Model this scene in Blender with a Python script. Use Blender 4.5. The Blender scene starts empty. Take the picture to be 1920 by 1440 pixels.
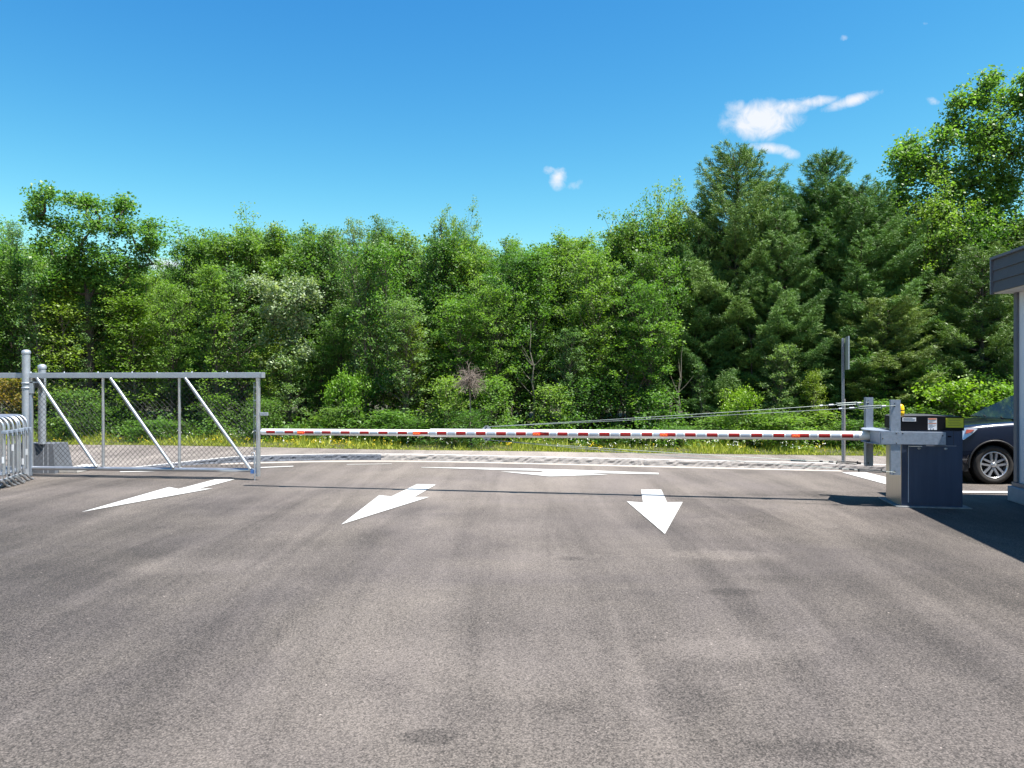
import bpy, bmesh, math
import numpy as np
from mathutils import Vector, Matrix
S = bpy.context.scene
COL = S.collection
# ---------------------------------------------------------------- camera, sky, sun, exposure
F, EYE, YH = 1450.0, 1.6, 718.0          # focal length in pixels of the 1920 px photo, eye height, horizon row
cam = bpy.data.objects.new('camera', bpy.data.cameras.new('camera')); COL.objects.link(cam)
cam.location = (0, 0, EYE); cam.rotation_euler = (math.radians(90), 0, 0)
cam.data.sensor_width = 36; cam.data.lens = 36 * F / 1920; 
cam.data.shift_y = (YH - 720) / 1920
cam.data.clip_end = 20000; cam.data.clip_start = .05
S.camera = cam
SUN_K = .425                               # shadow length per metre of height
sdir = Vector((1, -.50, 0)).normalized() * SUN_K + Vector((0, 0, 1))   # towards the sun
sdir.normalize()
EL = math.asin(sdir.z); AZ = math.atan2(sdir.x, sdir.y)
sun = bpy.data.objects.new('sun', bpy.data.lights.new('sun', 'SUN')); COL.objects.link(sun)
sun.data.energy = 5.0; sun.data.angle = math.radians(.5); sun.data.color = (1, .95, .88)
sun.rotation_euler = sdir.to_track_quat('Z', 'Y').to_euler()
W = bpy.data.worlds.new('World'); S.world = W; W.use_nodes = True
nt = W.node_tree; nt.nodes.clear(); N = nt.nodes.new; L = nt.links.new
def vmath(nt, op, a, b=None):
    n = nt.nodes.new('ShaderNodeMath'); n.operation = op
    for i, v in enumerate((a, b)):
        if v is None: continue
        if isinstance(v, (int, float)): n.inputs[i].default_value = v
        else: nt.links.new(v, n.inputs[i])
    return n.outputs[0]
out = N('ShaderNodeOutputWorld'); bg = N('ShaderNodeBackground'); sky = N('ShaderNodeTexSky')
sky.sky_type = 'NISHITA'; sky.sun_disc = False; sky.sun_elevation = EL; sky.sun_rotation = AZ
sky.air_density = 1.0; sky.dust_density = .25; sky.ozone_density = 2.2; sky.altitude = 100
hs = N('ShaderNodeHueSaturation'); hs.inputs['Saturation'].default_value = 1.22; hs.inputs['Hue'].default_value = .486
L(sky.outputs[0], hs.inputs['Color'])
# deepen the blue of the sky channel by channel, as a phone camera renders it
se = N('ShaderNodeSeparateColor'); co = N('ShaderNodeCombineColor'); L(hs.outputs[0], se.inputs[0])
for i_, (k_, p_) in enumerate(((.58, 1.7), (.69, 1.37), (1.567, .72))):
    L(vmath(nt, 'MULTIPLY', vmath(nt, 'POWER', se.outputs[i_], p_), k_), co.inputs[i_])
# small fair-weather clouds, painted on the sky by direction (x/y, z/y)
tc = N('ShaderNodeTexCoord'); sp = N('ShaderNodeSeparateXYZ'); L(tc.outputs['Generated'], sp.inputs[0])
m = lambda op, a, b=None: vmath(nt, op, a, b)
yy = m('MAXIMUM', sp.outputs[1], .02); u = m('DIVIDE', sp.outputs[0], yy); v = m('DIVIDE', sp.outputs[2], yy)
cx = N('ShaderNodeCombineXYZ'); L(u, cx.inputs[0]); L(v, cx.inputs[1])
def noise(nt, vec, scale, detail=6, rough=.6, dist=0):
    n = nt.nodes.new('ShaderNodeTexNoise'); n.inputs['Scale'].default_value = scale
    n.inputs['Detail'].default_value = detail; n.inputs['Roughness'].default_value = rough
    n.inputs['Distortion'].default_value = dist
    if vec is not None: nt.links.new(vec, n.inputs['Vector'])
    return n
nz = noise(nt, cx.outputs[0], 36, 9, .68, .5).outputs[0]
nz2 = noise(nt, cx.outputs[0], 11, 5, .6, .2).outputs[0]
tot = None
# px, py, half-width, half-height, tilt (rise per px), strength
for (px, py, rx, ry, tl, st) in ((1428, 226, 62, 30, -.05, .98), (1400, 210, 36, 18, .3, .7), (1475, 205, 55, 18, -.25, .72),
        (1520, 192, 52, 10, -.15, .66), (1600, 188, 48, 11, -.3, .72), (1448, 278, 42, 10, .1, .62), (1482, 288, 17, 11, .1, .6),
        (1047, 334, 15, 20, 0, .80), (1032, 319, 15, 10, 0, .55), (1078, 345, 26, 16, -.2, .34), (1748, 190, 16, 9, .2, .55),
        (1582, 71, 10, 8, 0, .4), (1298, 400, 16, 9, 0, .5), (1735, 44, 8, 5, 0, .3), (85, 492, 46, 16, 0, .7), (312, 497, 42, 12, 0, .7)):
    du = m('SUBTRACT', u, (px - 960) / F); dv = m('SUBTRACT', v, (YH - py) / F)
    dv = m('ADD', dv, m('MULTIPLY', du, tl))
    r2 = m('ADD', m('POWER', m('ABSOLUTE', m('DIVIDE', du, rx / F)), 2), m('POWER', m('ABSOLUTE', m('DIVIDE', dv, ry / F)), 2))
    g = m('MULTIPLY', m('EXPONENT', m('MULTIPLY', r2, -.75)), st)
    tot = g if tot is None else m('MAXIMUM', tot, g)
lim = m('ADD', m('MULTIPLY', m('SUBTRACT', nz, .5), 2.2), m('MULTIPLY', m('SUBTRACT', nz2, .5), 1.0))
cm = m('MULTIPLY', m('SUBTRACT', m('ADD', tot, m('MULTIPLY', lim, m('MINIMUM', m('MULTIPLY', tot, 1.1), .5))), .245), 1.7)
cm = m('MINIMUM', m('MAXIMUM', cm, 0), .93)
cm = m('MULTIPLY', cm, m('GREATER_THAN', sp.outputs[1], .05))
cl = N('ShaderNodeMixRGB'); cl.inputs[2].default_value = (5.0, 5.1, 5.4, 1)
L(cm, cl.inputs[0]); L(co.outputs[0], cl.inputs[1]); L(cl.outputs[0], bg.inputs['Color'])
bg.inputs['Strength'].default_value = .075
L(bg.outputs[0], out.inputs[0])
S.view_settings.view_transform = 'Standard'; S.view_settings.look = 'None'
S.view_settings.exposure = 1.35; S.view_settings.gamma = 1
S.cycles.max_bounces = 6; S.cycles.transparent_max_bounces = 6; S.cycles.caustics_reflective = False; S.cycles.caustics_refractive = False

# ---------------------------------------------------------------- helpers
def G(px, py):                            # a photo pixel on flat ground
    Y = EYE * F / (py - YH); return ((px - 960) / F * Y, Y)
def P(px, py, Y):                         # a photo pixel at a known distance
    return Vector(((px - 960) / F * Y, Y, EYE - (py - YH) / F * Y))
def prop(o, label=None, cat=None, group=None, kind=None):
    if label: o['label'] = label
    if cat: o['category'] = cat
    if group: o['group'] = group
    if kind: o['kind'] = kind
    return o
def thing(name, label, cat, loc=(0, 0, 0), rz=0, group=None):
    o = bpy.data.objects.new(name, None); COL.objects.link(o); o.empty_display_size = .2
    o.location = loc; o.rotation_euler = (0, 0, rz); return prop(o, label, cat, group)
def copy_tree(o, parent=None):
    c = o.copy(); COL.objects.link(c)
    if parent is not None: c.parent = parent
    for ch in list(o.children): copy_tree(ch, c)
    return c
class MB:
    """collects shapes, then links them as one mesh object"""
    def __init__(s): s.v = []; s.f = []; s.m = []; s.n = 0; s.sm = []
    def add(s, v, f, mi=0, smooth=False):
        k = s.n; s.v += [tuple(p) for p in v]; s.n += len(v)
        s.f += [tuple(i + k for i in q) for q in f]; s.m += [mi] * len(f); s.sm += [smooth] * len(f); return s
    def box(s, lo, hi, mi=0, bev=0, mat=None):
        bm = bmesh.new(); bmesh.ops.create_cube(bm, size=1)
        c = [(a + b) / 2 for a, b in zip(lo, hi)]; d = [abs(b - a) for a, b in zip(lo, hi)]
        for w in bm.verts: w.co = Vector((w.co.x * d[0] + c[0], w.co.y * d[1] + c[1], w.co.z * d[2] + c[2]))
        if bev: bmesh.ops.bevel(bm, geom=bm.edges[:], offset=bev, segments=2, affect='EDGES', profile=.5)
        if mat: bmesh.ops.transform(bm, matrix=mat, verts=bm.verts)
        bm.verts.index_update()
        s.add([w.co for w in bm.verts], [[w.index for w in f.verts] for f in bm.faces], mi); bm.free(); return s
    def tube(s, pts, r, n=8, mi=0, cap=True, smooth=True):
        pts = [Vector(p) for p in pts]; k = len(pts)
        rs = r if isinstance(r, (list, tuple)) else [r] * k
        V = []; Fc = []; prev = None
        for i, p in enumerate(pts):
            t = (pts[min(i + 1, k - 1)] - pts[max(i - 1, 0)])
            t = t.normalized() if t.length > 1e-9 else Vector((0, 0, 1))
            if prev is None: a = t.orthogonal().normalized()
            else:
                a = prev - t * prev.dot(t); a = a.normalized() if a.length > 1e-6 else t.orthogonal().normalized()
            prev = a; b = t.cross(a)
            for j in range(n):
                w = 2 * math.pi * j / n; V.append(p + (a * math.cos(w) + b * math.sin(w)) * rs[i])
        for i in range(k - 1):
            for j in range(n): Fc.append((i * n + j, i * n + (j + 1) % n, (i + 1) * n + (j + 1) % n, (i + 1) * n + j))
        s.add(V, Fc, mi, smooth)
        if cap: s.add(V[:n], [tuple(range(n))[::-1]], mi); s.add(V[-n:], [tuple(range(n))], mi)
        return s
    def prism(s, poly, z0, z1, mi=0, axis='z'):
        k = len(poly)
        def pt(a, b, c): return {'z': (a, b, c), 'y': (a, c, b), 'x': (c, a, b)}[axis]
        V = [pt(a, b, z0) for a, b in poly] + [pt(a, b, z1) for a, b in poly]
        Fc = [tuple(range(k))[::-1], tuple(range(k, 2 * k))] + [(i, (i + 1) % k, (i + 1) % k + k, i + k) for i in range(k)]
        return s.add(V, Fc, mi)
    def lathe(s, prof, c=(0, 0, 0), n=24, mi=0, axis='z', smooth=True):
        V = []; Fc = []; k = len(prof)
        for j in range(n):
            w = 2 * math.pi * j / n
            for (r, h) in prof:
                a, b = r * math.cos(w), r * math.sin(w)
                q = {'z': (a, b, h), 'y': (a, h, b), 'x': (h, a, b)}[axis]
                V.append((q[0] + c[0], q[1] + c[1], q[2] + c[2]))
        for j in range(n):
            for i in range(k - 1): Fc.append((j * k + i, ((j + 1) % n) * k + i, ((j + 1) % n) * k + i + 1, j * k + i + 1))
        return s.add(V, Fc, mi, smooth)
    def build(s, name, mats, parent=None, fix=True):
        me = bpy.data.meshes.new(name); me.from_pydata(s.v, [], s.f)
        for q in (mats if isinstance(mats, (list, tuple)) else [mats]): me.materials.append(q)
        me.polygons.foreach_set('material_index', s.m); me.polygons.foreach_set('use_smooth', s.sm)
        if fix:
            bm = bmesh.new(); bm.from_mesh(me); bmesh.ops.recalc_face_normals(bm, faces=bm.faces); bm.to_mesh(me); bm.free()
        me.update(); o = bpy.data.objects.new(name, me); COL.objects.link(o)
        if parent is not None: o.parent = parent
        return o
# ---------------------------------------------------------------- materials
def mat(name, col, rough=.6, metal=0, var=0, vscale=3, bump=0, bscale=40, coat=0, emit=None, estr=0, spec=None, streak=None):
    M = bpy.data.materials.new(name); M.use_nodes = True; t = M.node_tree; b = t.nodes['Principled BSDF']
    b.inputs['Base Color'].default_value = (*col, 1); b.inputs['Roughness'].default_value = rough; b.inputs['Metallic'].default_value = metal
    if coat: b.inputs['Coat Weight'].default_value = coat; b.inputs['Coat Roughness'].default_value = .04
    if spec is not None: b.inputs['Specular IOR Level'].default_value = spec
    if emit: b.inputs['Emission Color'].default_value = (*emit, 1); b.inputs['Emission Strength'].default_value = estr
    if var or bump or streak:
        g = t.nodes.new('ShaderNodeTexCoord')
        vec = g.outputs['Object']
        if streak:
            mp = t.nodes.new('ShaderNodeMapping'); mp.inputs['Scale'].default_value = streak; t.links.new(vec, mp.inputs[0]); vec = mp.outputs[0]
        if var:
            n = noise(t, vec, vscale, 6, .65); r = t.nodes.new('ShaderNodeValToRGB')
            r.color_ramp.elements[0].position = .3; r.color_ramp.elements[1].position = .72
            r.color_ramp.elements[0].color = (*[c * (1 - var) for c in col], 1); r.color_ramp.elements[1].color = (*[min(1, c * (1 + var)) for c in col], 1)
            t.links.new(n.outputs[0], r.inputs[0]); t.links.new(r.outputs[0], b.inputs['Base Color'])
            rr = vmath(t, 'ADD', vmath(t, 'MULTIPLY', n.outputs[0], .25), rough - .12); t.links.new(rr, b.inputs['Roughness'])
        if bump:
            n = noise(t, vec, bscale, 5, .6); bp = t.nodes.new('ShaderNodeBump'); bp.inputs['Strength'].default_value = bump; bp.inputs['Distance'].default_value = .01
            t.links.new(n.outputs[0], bp.inputs['Height']); t.links.new(bp.outputs[0], b.inputs['Normal'])
    return M
GALV = mat('galvanized', (.36, .39, .44), .5, .55, .12, 14)
GALV2 = mat('galvanized_pipe', (.40, .42, .46), .36, .75, .10, 9)
GALVP = mat('galvanized_plate', (.30, .35, .43), .5, .5, .16, 26)
WIRE = mat('mesh_wire', (.03, .032, .036), .7, 0)
CABLE = mat('steel_cable', (.26, .30, .29), .45, .6)
DARKM = mat('dark_metal', (.05, .055, .06), .5, .6)
WHITE = mat('arm_white', (.80, .80, .80), .32, 0, .04, 3, coat=.3)
RED = mat('reflective_red', (.30, .008, .008), .4)
SILVER = mat('reflective_silver', (.42, .46, .54), .35, .2)
LAMPR = mat('lamp_red', (.60, .03, .01), .3, emit=(1, .08, .02), estr=.08)
LAMPO = mat('lamp_orange', (.75, .2, .05), .3, emit=(1, .35, .08), estr=.14)
STEEL_SHADE = mat('cabinet_steel_shaded', (.045, .068, .125), .32, .35, .12, 3, streak=(6, 6, .5))  # steel of the cabinet front, its shade and dark reflection put into the colour
STEEL = mat('cabinet_steel', (.58, .55, .50), .34, .9, .10, 2.5, streak=(8, 8, .6))
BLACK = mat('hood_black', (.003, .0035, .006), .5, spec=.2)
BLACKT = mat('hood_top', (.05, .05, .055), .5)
LWHITE = mat('label_white', (.75, .76, .80), .5)
LYEL = mat('label_yellow', (.55, .55, .03), .5)
LINK = mat('label_ink', (.05, .05, .06), .6)
LORNG = mat('label_orange', (.7, .22, .08), .5)
YEL = mat('beacon_yellow', (.95, .55, .0), .3, coat=.5)
CONC = mat('concrete', (.46, .45, .43), .85, 0, .2, 5, .5, 60)
PAINT = mat('road_paint', (.47, .47, .455), .7, 0, .24, 45, .4, 150)
# ---------------------------------------------------------------- the setting: ground, road, kerb, markings
def asphalt(name, base, tint, patches=()):
    M = bpy.data.materials.new(name); M.use_nodes = True; t = M.node_tree; b = t.nodes['Principled BSDF']
    N = t.nodes.new; L = t.links.new
    m = lambda op, a, c=None: vmath(t, op, a, c)
    g = N('ShaderNodeNewGeometry'); pos = g.outputs['Position']
    mp = N('ShaderNodeMapping'); mp.inputs['Rotation'].default_value = (0, 0, .10); mp.inputs['Scale'].default_value = (1.25, .11, 1); L(pos, mp.inputs[0])
    mp2 = N('ShaderNodeMapping'); mp2.inputs['Rotation'].default_value = (0, 0, -.25); mp2.inputs['Scale'].default_value = (.25, 1.3, 1); L(pos, mp2.inputs[0])
    vo = N('ShaderNodeTexVoronoi'); vo.inputs['Scale'].default_value = 130; L(pos, vo.inputs['Vector'])
    vo.inputs['Randomness'].default_value = 1
    bw = N('ShaderNodeRGBToBW'); L(vo.outputs['Color'], bw.inputs[0])
    stone = m('ADD', m('MULTIPLY', m('SUBTRACT', bw.outputs[0], .5), .95), 0)
    edge = m('MULTIPLY', m('MINIMUM', vo.outputs['Distance'], .9), -.55)
    fine = m('MULTIPLY', m('SUBTRACT', noise(t, pos, 55, 5, .75).outputs[0], .5), 1.5)
    mid = m('MULTIPLY', m('SUBTRACT', noise(t, pos, 1.1, 8, .6, .4).outputs[0], .5), .40)
    trk = m('MULTIPLY', m('SUBTRACT', noise(t, mp.outputs[0], 1.5, 7, .62, .7).outputs[0], .5), 1.15)
    trk2 = m('MULTIPLY', m('SUBTRACT', noise(t, mp2.outputs[0], 1.8, 6, .6, .3).outputs[0], .5), .16)
    tot = m('ADD', m('ADD', m('ADD', stone, edge), m('ADD', fine, mid)), m('ADD', trk, trk2))
    sp = N('ShaderNodeSeparateXYZ'); L(pos, sp.inputs[0])
    for (px, py, rx, ry, st) in patches:
        gx, gy = G(px, py)
        d = m('ADD', m('POWER', m('ABSOLUTE', m('DIVIDE', m('SUBTRACT', sp.outputs[0], gx), rx)), 2), m('POWER', m('ABSOLUTE', m('DIVIDE', m('SUBTRACT', sp.outputs[1], gy), ry)), 2))
        d = m('ADD', d, m('MULTIPLY', m('SUBTRACT', noise(t, pos, 9, 4, .6).outputs[0], .5), 2.2))
        mr = N('ShaderNodeMapRange'); mr.inputs['From Min'].default_value = 1.5; mr.inputs['From Max'].default_value = .2; mr.interpolation_type = 'SMOOTHSTEP'
        mr.inputs['To Min'].default_value = 0; mr.inputs['To Max'].default_value = st; L(d, mr.inputs['Value'])
        tot = m('ADD', tot, mr.outputs[0])
    # paler asphalt towards the entrance
    dm = N('ShaderNodeMapRange'); dm.inputs['From Min'].default_value = 7; dm.inputs['From Max'].default_value = 13; dm.interpolation_type = 'SMOOTHSTEP'
    dm.inputs['To Min'].default_value = 0; dm.inputs['To Max'].default_value = .42
    L(m('ADD', sp.outputs[1], m('MULTIPLY', m('SUBTRACT', noise(t, pos, .45, 5, .6).outputs[0], .5), 9)), dm.inputs['Value']); tot = m('ADD', tot, dm.outputs[0])
    # darker asphalt towards the sides of the lot
    sm = N('ShaderNodeMapRange'); sm.inputs['From Min'].default_value = .9; sm.inputs['From Max'].default_value = 4.6; sm.inputs['To Max'].default_value = -.33
    L(m('ADD', m('ABSOLUTE', m('SUBTRACT', sp.outputs[0], .3)), m('MULTIPLY', m('SUBTRACT', noise(t, pos, .5, 5, .6).outputs[0], .5), 5)), sm.inputs['Value']); tot = m('ADD', tot, sm.outputs[0])
    # pale specks of grit
    vs = N('ShaderNodeTexVoronoi'); vs.inputs['Scale'].default_value = 5.5; L(pos, vs.inputs['Vector'])
    spk = m('MULTIPLY', m('LESS_THAN', vs.outputs['Distance'], .035), 1.6)
    fac = m('MAXIMUM', m('ADD', m('ADD', tot, 1), spk), .2)
    cr = N('ShaderNodeValToRGB'); cr.color_ramp.elements[0].color = (base[0] * .95, base[1] * .94, base[2] * .96, 1); cr.color_ramp.elements[1].color = (*tint, 1)
    cr.color_ramp.elements[0].position = .38; cr.color_ramp.elements[1].position = .66
    L(noise(t, pos, .38, 6, .62, .8).outputs[0], cr.inputs[0])
    mx = N('ShaderNodeVectorMath'); mx.operation = 'SCALE'; L(cr.outputs[0], mx.inputs[0]); L(fac, mx.inputs['Scale'])
    L(mx.outputs[0], b.inputs['Base Color'])
    b.inputs['Roughness'].default_value = .82; b.inputs['Specular IOR Level'].default_value = .35
    bp = N('ShaderNodeBump'); bp.inputs['Strength'].default_value = .55; bp.inputs['Distance'].default_value = .006
    L(m('ADD', m('MULTIPLY', bw.outputs[0], .8), fine), bp.inputs['Height']); L(bp.outputs[0], b.inputs['Normal'])
    return M
PATCH = ((800, 1382, .14, .08, -.30), (1040, 1328, .15, .1, -.12), (1071, 1047, .13, .08, -.28), (1375, 1110, .22, .12, -.22), (1440, 1085, .2, .14, -.16),
         (1290, 1310, .25, .2, -.10), (1530, 1405, .3, .1, -.2), (1350, 1040, .5, .22, .22), (1370, 1215, .5, .22, .2), (350, 1060, .8, .3, .14),
         (1480, 925, 1.4, .28, -.16), (1000, 1060, .8, .6, .12), (950, 1240, .9, .5, .12), (180, 905, 2.0, .6, -.15), (1330, 960, .8, .5, -.14))
ASPH = asphalt('asphalt_lot', (.122, .106, .096), (.150, .129, .112), PATCH)
ASPH2 = asphalt('asphalt_road', (.195, .172, .158), (.228, .202, .184))
SOIL = mat('soil', (.07, .055, .032), .95, 0, .4, 2, .6, 12)
def sheet(name, poly, z, m_):
    mb = MB(); mb.add([(x, y, z) for x, y in poly], [tuple(range(len(poly)))]); o = mb.build(name, m_)
    me = o.data
    if me.polygons[0].normal.z < 0: me.flip_normals()
    return prop(o, kind='structure')
g0 = sheet('ground', [(-400, -60), (400, -60), (400, 700), (-400, 700)], -.02, SOIL)
sheet('parking_lot', [(-60, -30), (60, -30), (60, 16.2), (-60, 16.2)], 0, ASPH)
# edge between the road and the verge, from left to right
EDGE = [G(-500, 833), G(0, 834), G(250, 834.5), G(460, 838), G(700, 843), G(960, 846), G(1200, 850), G(1500, 853.5), G(1800, 857), G(2300, 861), G(2900, 865)]
EDGE = [(-60, 24)] + EDGE + [(60, 13.5)]
kpx = [(-200, 893), (40, 886), (130, 884), (215, 880), (290, 876.5), (363, 871.5), (472, 866), (585, 863), (649, 862.2), (731, 862.3), (800, 863.3), (912, 866), (1081, 870), (1160, 871.8), (1365, 876.6), (1500, 879.5), (1639, 883.5), (1760, 888)]
KP = [G(*p) for p in kpx]
road = [(-60, 15.0)] + [(x, y + .06) for x, y in KP] + [(60, 10.8)] + EDGE[::-1]
sheet('road', road, .004, ASPH2)
def interp(line, x):
    return float(np.interp(x, [p[0] for p in line], [p[1] for p in line]))
# granite kerb: separate stones, rough split face, sunlight put into the paler top colour
KERB_SHADE = mat('kerb_granite_shaded', (.11, .12, .145), .9, 0, .45, 34, .9, 60)  # left stones, bluish shade put into the granite colour
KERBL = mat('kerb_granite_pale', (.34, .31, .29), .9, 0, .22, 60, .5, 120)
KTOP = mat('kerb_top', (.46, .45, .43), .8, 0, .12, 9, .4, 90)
def smooth_line(pts, step=.08):
    pts = np.array(pts); d = np.r_[0, np.cumsum(np.hypot(*np.diff(pts, axis=0).T))]
    s = np.arange(0, d[-1], step); x = np.interp(s, d, pts[:, 0]); y = np.interp(s, d, pts[:, 1])
    k = np.ones(15) / 15; xs = np.convolve(np.pad(x, 7, 'edge'), k, 'valid'); ys = np.convolve(np.pad(y, 7, 'edge'), k, 'valid')
    return s, np.c_[xs, ys]
ks, kl = smooth_line(KP[3:], .06)
rk = np.random.RandomState(5)
def kerb_stone(i0, i1, m_):
    pts = kl[i0:i1 + 1]; n = len(pts); V = []; Fc = []
    nz_ = rk.rand(n, 3)
    for i, (x, y) in enumerate(pts):
        j = i0 + i; a = kl[max(j - 1, 0)]; c = kl[min(j + 1, len(kl) - 1)]; t = c - a; t = t / np.hypot(*t); nn = np.array((-t[1], t[0]))
        h = .118 * min(1, max(.02, (ks[j] - .0) / 2.2)); w = .15
        e = 0 if 0 < i < n - 1 else .006
        for k, (o_, z_) in enumerate(((0, 0), (.012, h * .35), (.016, h * .7), (.03, h), (w, h), (w, 0))):
            r = (nz_[i, k % 3] - .5) * .022 if k in (1, 2) else (nz_[i, k % 3] - .5) * .006
            V.append((x + nn[0] * (o_ + r + e), y + nn[1] * (o_ + r + e), z_ - (e if z_ > 0 else 0)))
    for i in range(n - 1):
        for k in range(5): Fc.append((i * 6 + k, (i + 1) * 6 + k, (i + 1) * 6 + k + 1, i * 6 + k + 1))
    Fc += [(0, 1, 2, 3, 4, 5), tuple((n - 1) * 6 + k for k in range(6))[::-1]]
    mb = MB(); mb.add(V, Fc)
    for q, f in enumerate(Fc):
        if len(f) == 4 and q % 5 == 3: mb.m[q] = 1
    return mb
kerb = thing('granite_kerb', None, None); kerb['kind'] = 'structure'; kerb.name = 'kerb'
i = 0
while i < len(kl) - 3:
    ln = int(rk.uniform(26, 38)); i1 = min(i + ln, len(kl) - 1)
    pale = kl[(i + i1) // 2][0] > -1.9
    o = kerb_stone(i, i1, None).build('kerb_stone', [KERBL if pale else KERB_SHADE, KTOP], kerb); i = i1
# pale gutter strip in front of the kerb
GUT = mat('gutter_concrete', (.34, .305, .27), .85, 0, .15, 8, .3, 60)
gl = [(x, y - .03) for x, y in KP[5:-1]]; gl2 = [(x, y - .30 - .10 * math.sin(i * 1.7)) for i, (x, y) in enumerate(KP[5:-1])]
_, ga = smooth_line(gl, .3); _, gb = smooth_line(gl2, .3); nn_ = min(len(ga), len(gb))
mb = MB(); mb.add([(x, y, .004) for x, y in ga[:nn_]] + [(x, y, .004) for x, y in gb[:nn_]], [(k, k + 1, nn_ + k + 1, nn_ + k) for k in range(nn_ - 1)])
o = mb.build('gutter', GUT); prop(o, kind='structure')
for p in o.data.polygons:
    pass
# painted markings
def marking(name, px, label, cat, z=.008, group=None):
    poly = [G(*p) for p in px]; mb = MB(); mb.add([(x, y, z) for x, y in poly], [tuple(range(len(poly)))]); o = mb.build(name, PAINT)
    if o.data.polygons[0].normal.z < 0: o.data.flip_normals()
    prop(o, kind='structure'); return o
marking('painted_arrow', [(153, 961), (317, 914), (335, 917.6), (403, 899.6), (440, 899.6), (372, 917.6), (399, 916.6)], 0, 0)
marking('painted_arrow', [(640, 984.4), (711, 929.5), (733.5, 931.8), (782, 908.5), (817.4, 909.5), (777, 932.8), (804.5, 932.8)], 0, 0)
marking('painted_arrow', [(1246.7, 1002.3), (1175, 941), (1205.7, 943.3), (1201.7, 919), (1240, 919), (1250.7, 942.7), (1280, 942.3)], 0, 0)
marking('painted_arrow', [(790, 876.6), (948, 878.2), (1083, 881.8), (1235, 887.4), (1235, 890), (1090, 887.2), (1140, 890.6), (1030.6, 894), (938.8, 884.8), (1013, 886.6), (1022, 883.4), (937, 881.8), (850, 878.9), (790, 877.2)], 0, 0)
marking('painted_line', [(1578, 886.3), (1622, 886), (1800, 928), (1740, 930)], 0, 0)
marking('painted_line', [(1770, 921.5), (1990, 923.5), (1990, 926.8), (1770, 924.8)], 0, 0, .012)
marking('painted_line', [(488, 876.5), (550, 874.2), (550, 875.4), (488, 878)], 0, 0)
marking('painted_line', [(650, 871.1), (735, 869.9), (735, 870.4), (650, 871.7)], 0, 0)
marking('painted_line', [(225, 884.6), (290, 883.6), (290, 884.6), (225, 886)], 0, 0)

# ---------------------------------------------------------------- building on the right
TT = .178
UX = Vector((1, -TT, 0)).normalized(); UY = Vector((TT, 1, 0)).normalized()
RZ = -math.atan(TT)
SIDING = mat('lap_siding', (.075, .076, .088), .6, 0, .1, 8, .25, 90)
PANEL = mat('wall_panel', (.60, .64, .70), .6, 0, .05, 3, .12, 120)
TRIM = mat('trim_grey', (.12, .13, .16), .5, 0, .06, 6)
SOFF = mat('soffit', (.55, .53, .5), .7)
PLINTH = mat('plinth_concrete', (.34, .36, .40), .85, 0, .18, 6, .3, 50)
def line_at(c, Y): return c + TT * Y
cw = 4.93 + .03; Yw = 10.50
bx0 = line_at(cw, Yw)
bld = thing('guard_building', 'low building with pale blue-grey wall and dark lap-sided roof edge at the right side', 'building', (bx0, Yw, 0), RZ)
# local x to the right, local y away from the camera; the building runs back towards the camera (negative y)
mb = MB(); mb.box((.02, -7.5, .22), (6, -.02, 2.824)); mb.build('wall', PANEL, bld)
mb = MB(); mb.box((-.075, -7.6, 0), (6.1, .05, .20), bev=.01); mb.build('plinth', PLINTH, bld)
mb = MB(); mb.box((-.012, -.075, .26), (.09, .012, 2.823)); mb.build('corner_trim', TRIM, bld)
mb = MB(); mb.box((-.03, -7.55, .203), (6.05, .03, .255)); mb.build('base_flashing', TRIM, bld)
for k in range(1, 4):
    mb = MB(); mb.box((.003, -k * 1.22 - .006, .26), (.016, -k * 1.22 + .006, 2.822)); mb.build('panel_joint', TRIM, bld)
rf = MB(); rf.box((-.205, -7.9, 2.86), (6.6, .105, 3.28), 1)
nb = 3; zb = 2.84; hb = .45 / nb
for k in range(nb):
    z0 = zb + k * hb; z1 = z0 + hb + .012
    # lapped boards on the two visible faces, each leaning out at the foot
    rf.add([(-.238, -7.92, z0), (-.238, .14, z0), (-.219, .14, z1), (-.219, -7.92, z1)], [(0, 1, 2, 3)])
    rf.add([(-.238, .145, z0), (6.6, .145, z0), (6.6, .125, z1), (-.219, .125, z1)], [(0, 1, 2, 3)])
    rf.add([(-.238, -7.92, z0), (-.238, .14, z0), (-.205, .14, z0), (-.205, -7.92, z0)], [(0, 1, 2, 3)])
rf.build('fascia', [SIDING, SIDING], bld, fix=False)
mb = MB(); mb.box((-.255, -7.95, 3.295), (6.65, .16, 3.33)); mb.build('roof_cap', TRIM, bld)
mb = MB(); mb.box((-.252, .115, 2.822), (-.21, .156, 3.293)); mb.build('fascia_corner', TRIM, bld)
mb = MB(); mb.box((-.212, -7.9, 2.826), (6.6, .12, 2.858)); mb.build('soffit', SOFF, bld)

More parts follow.
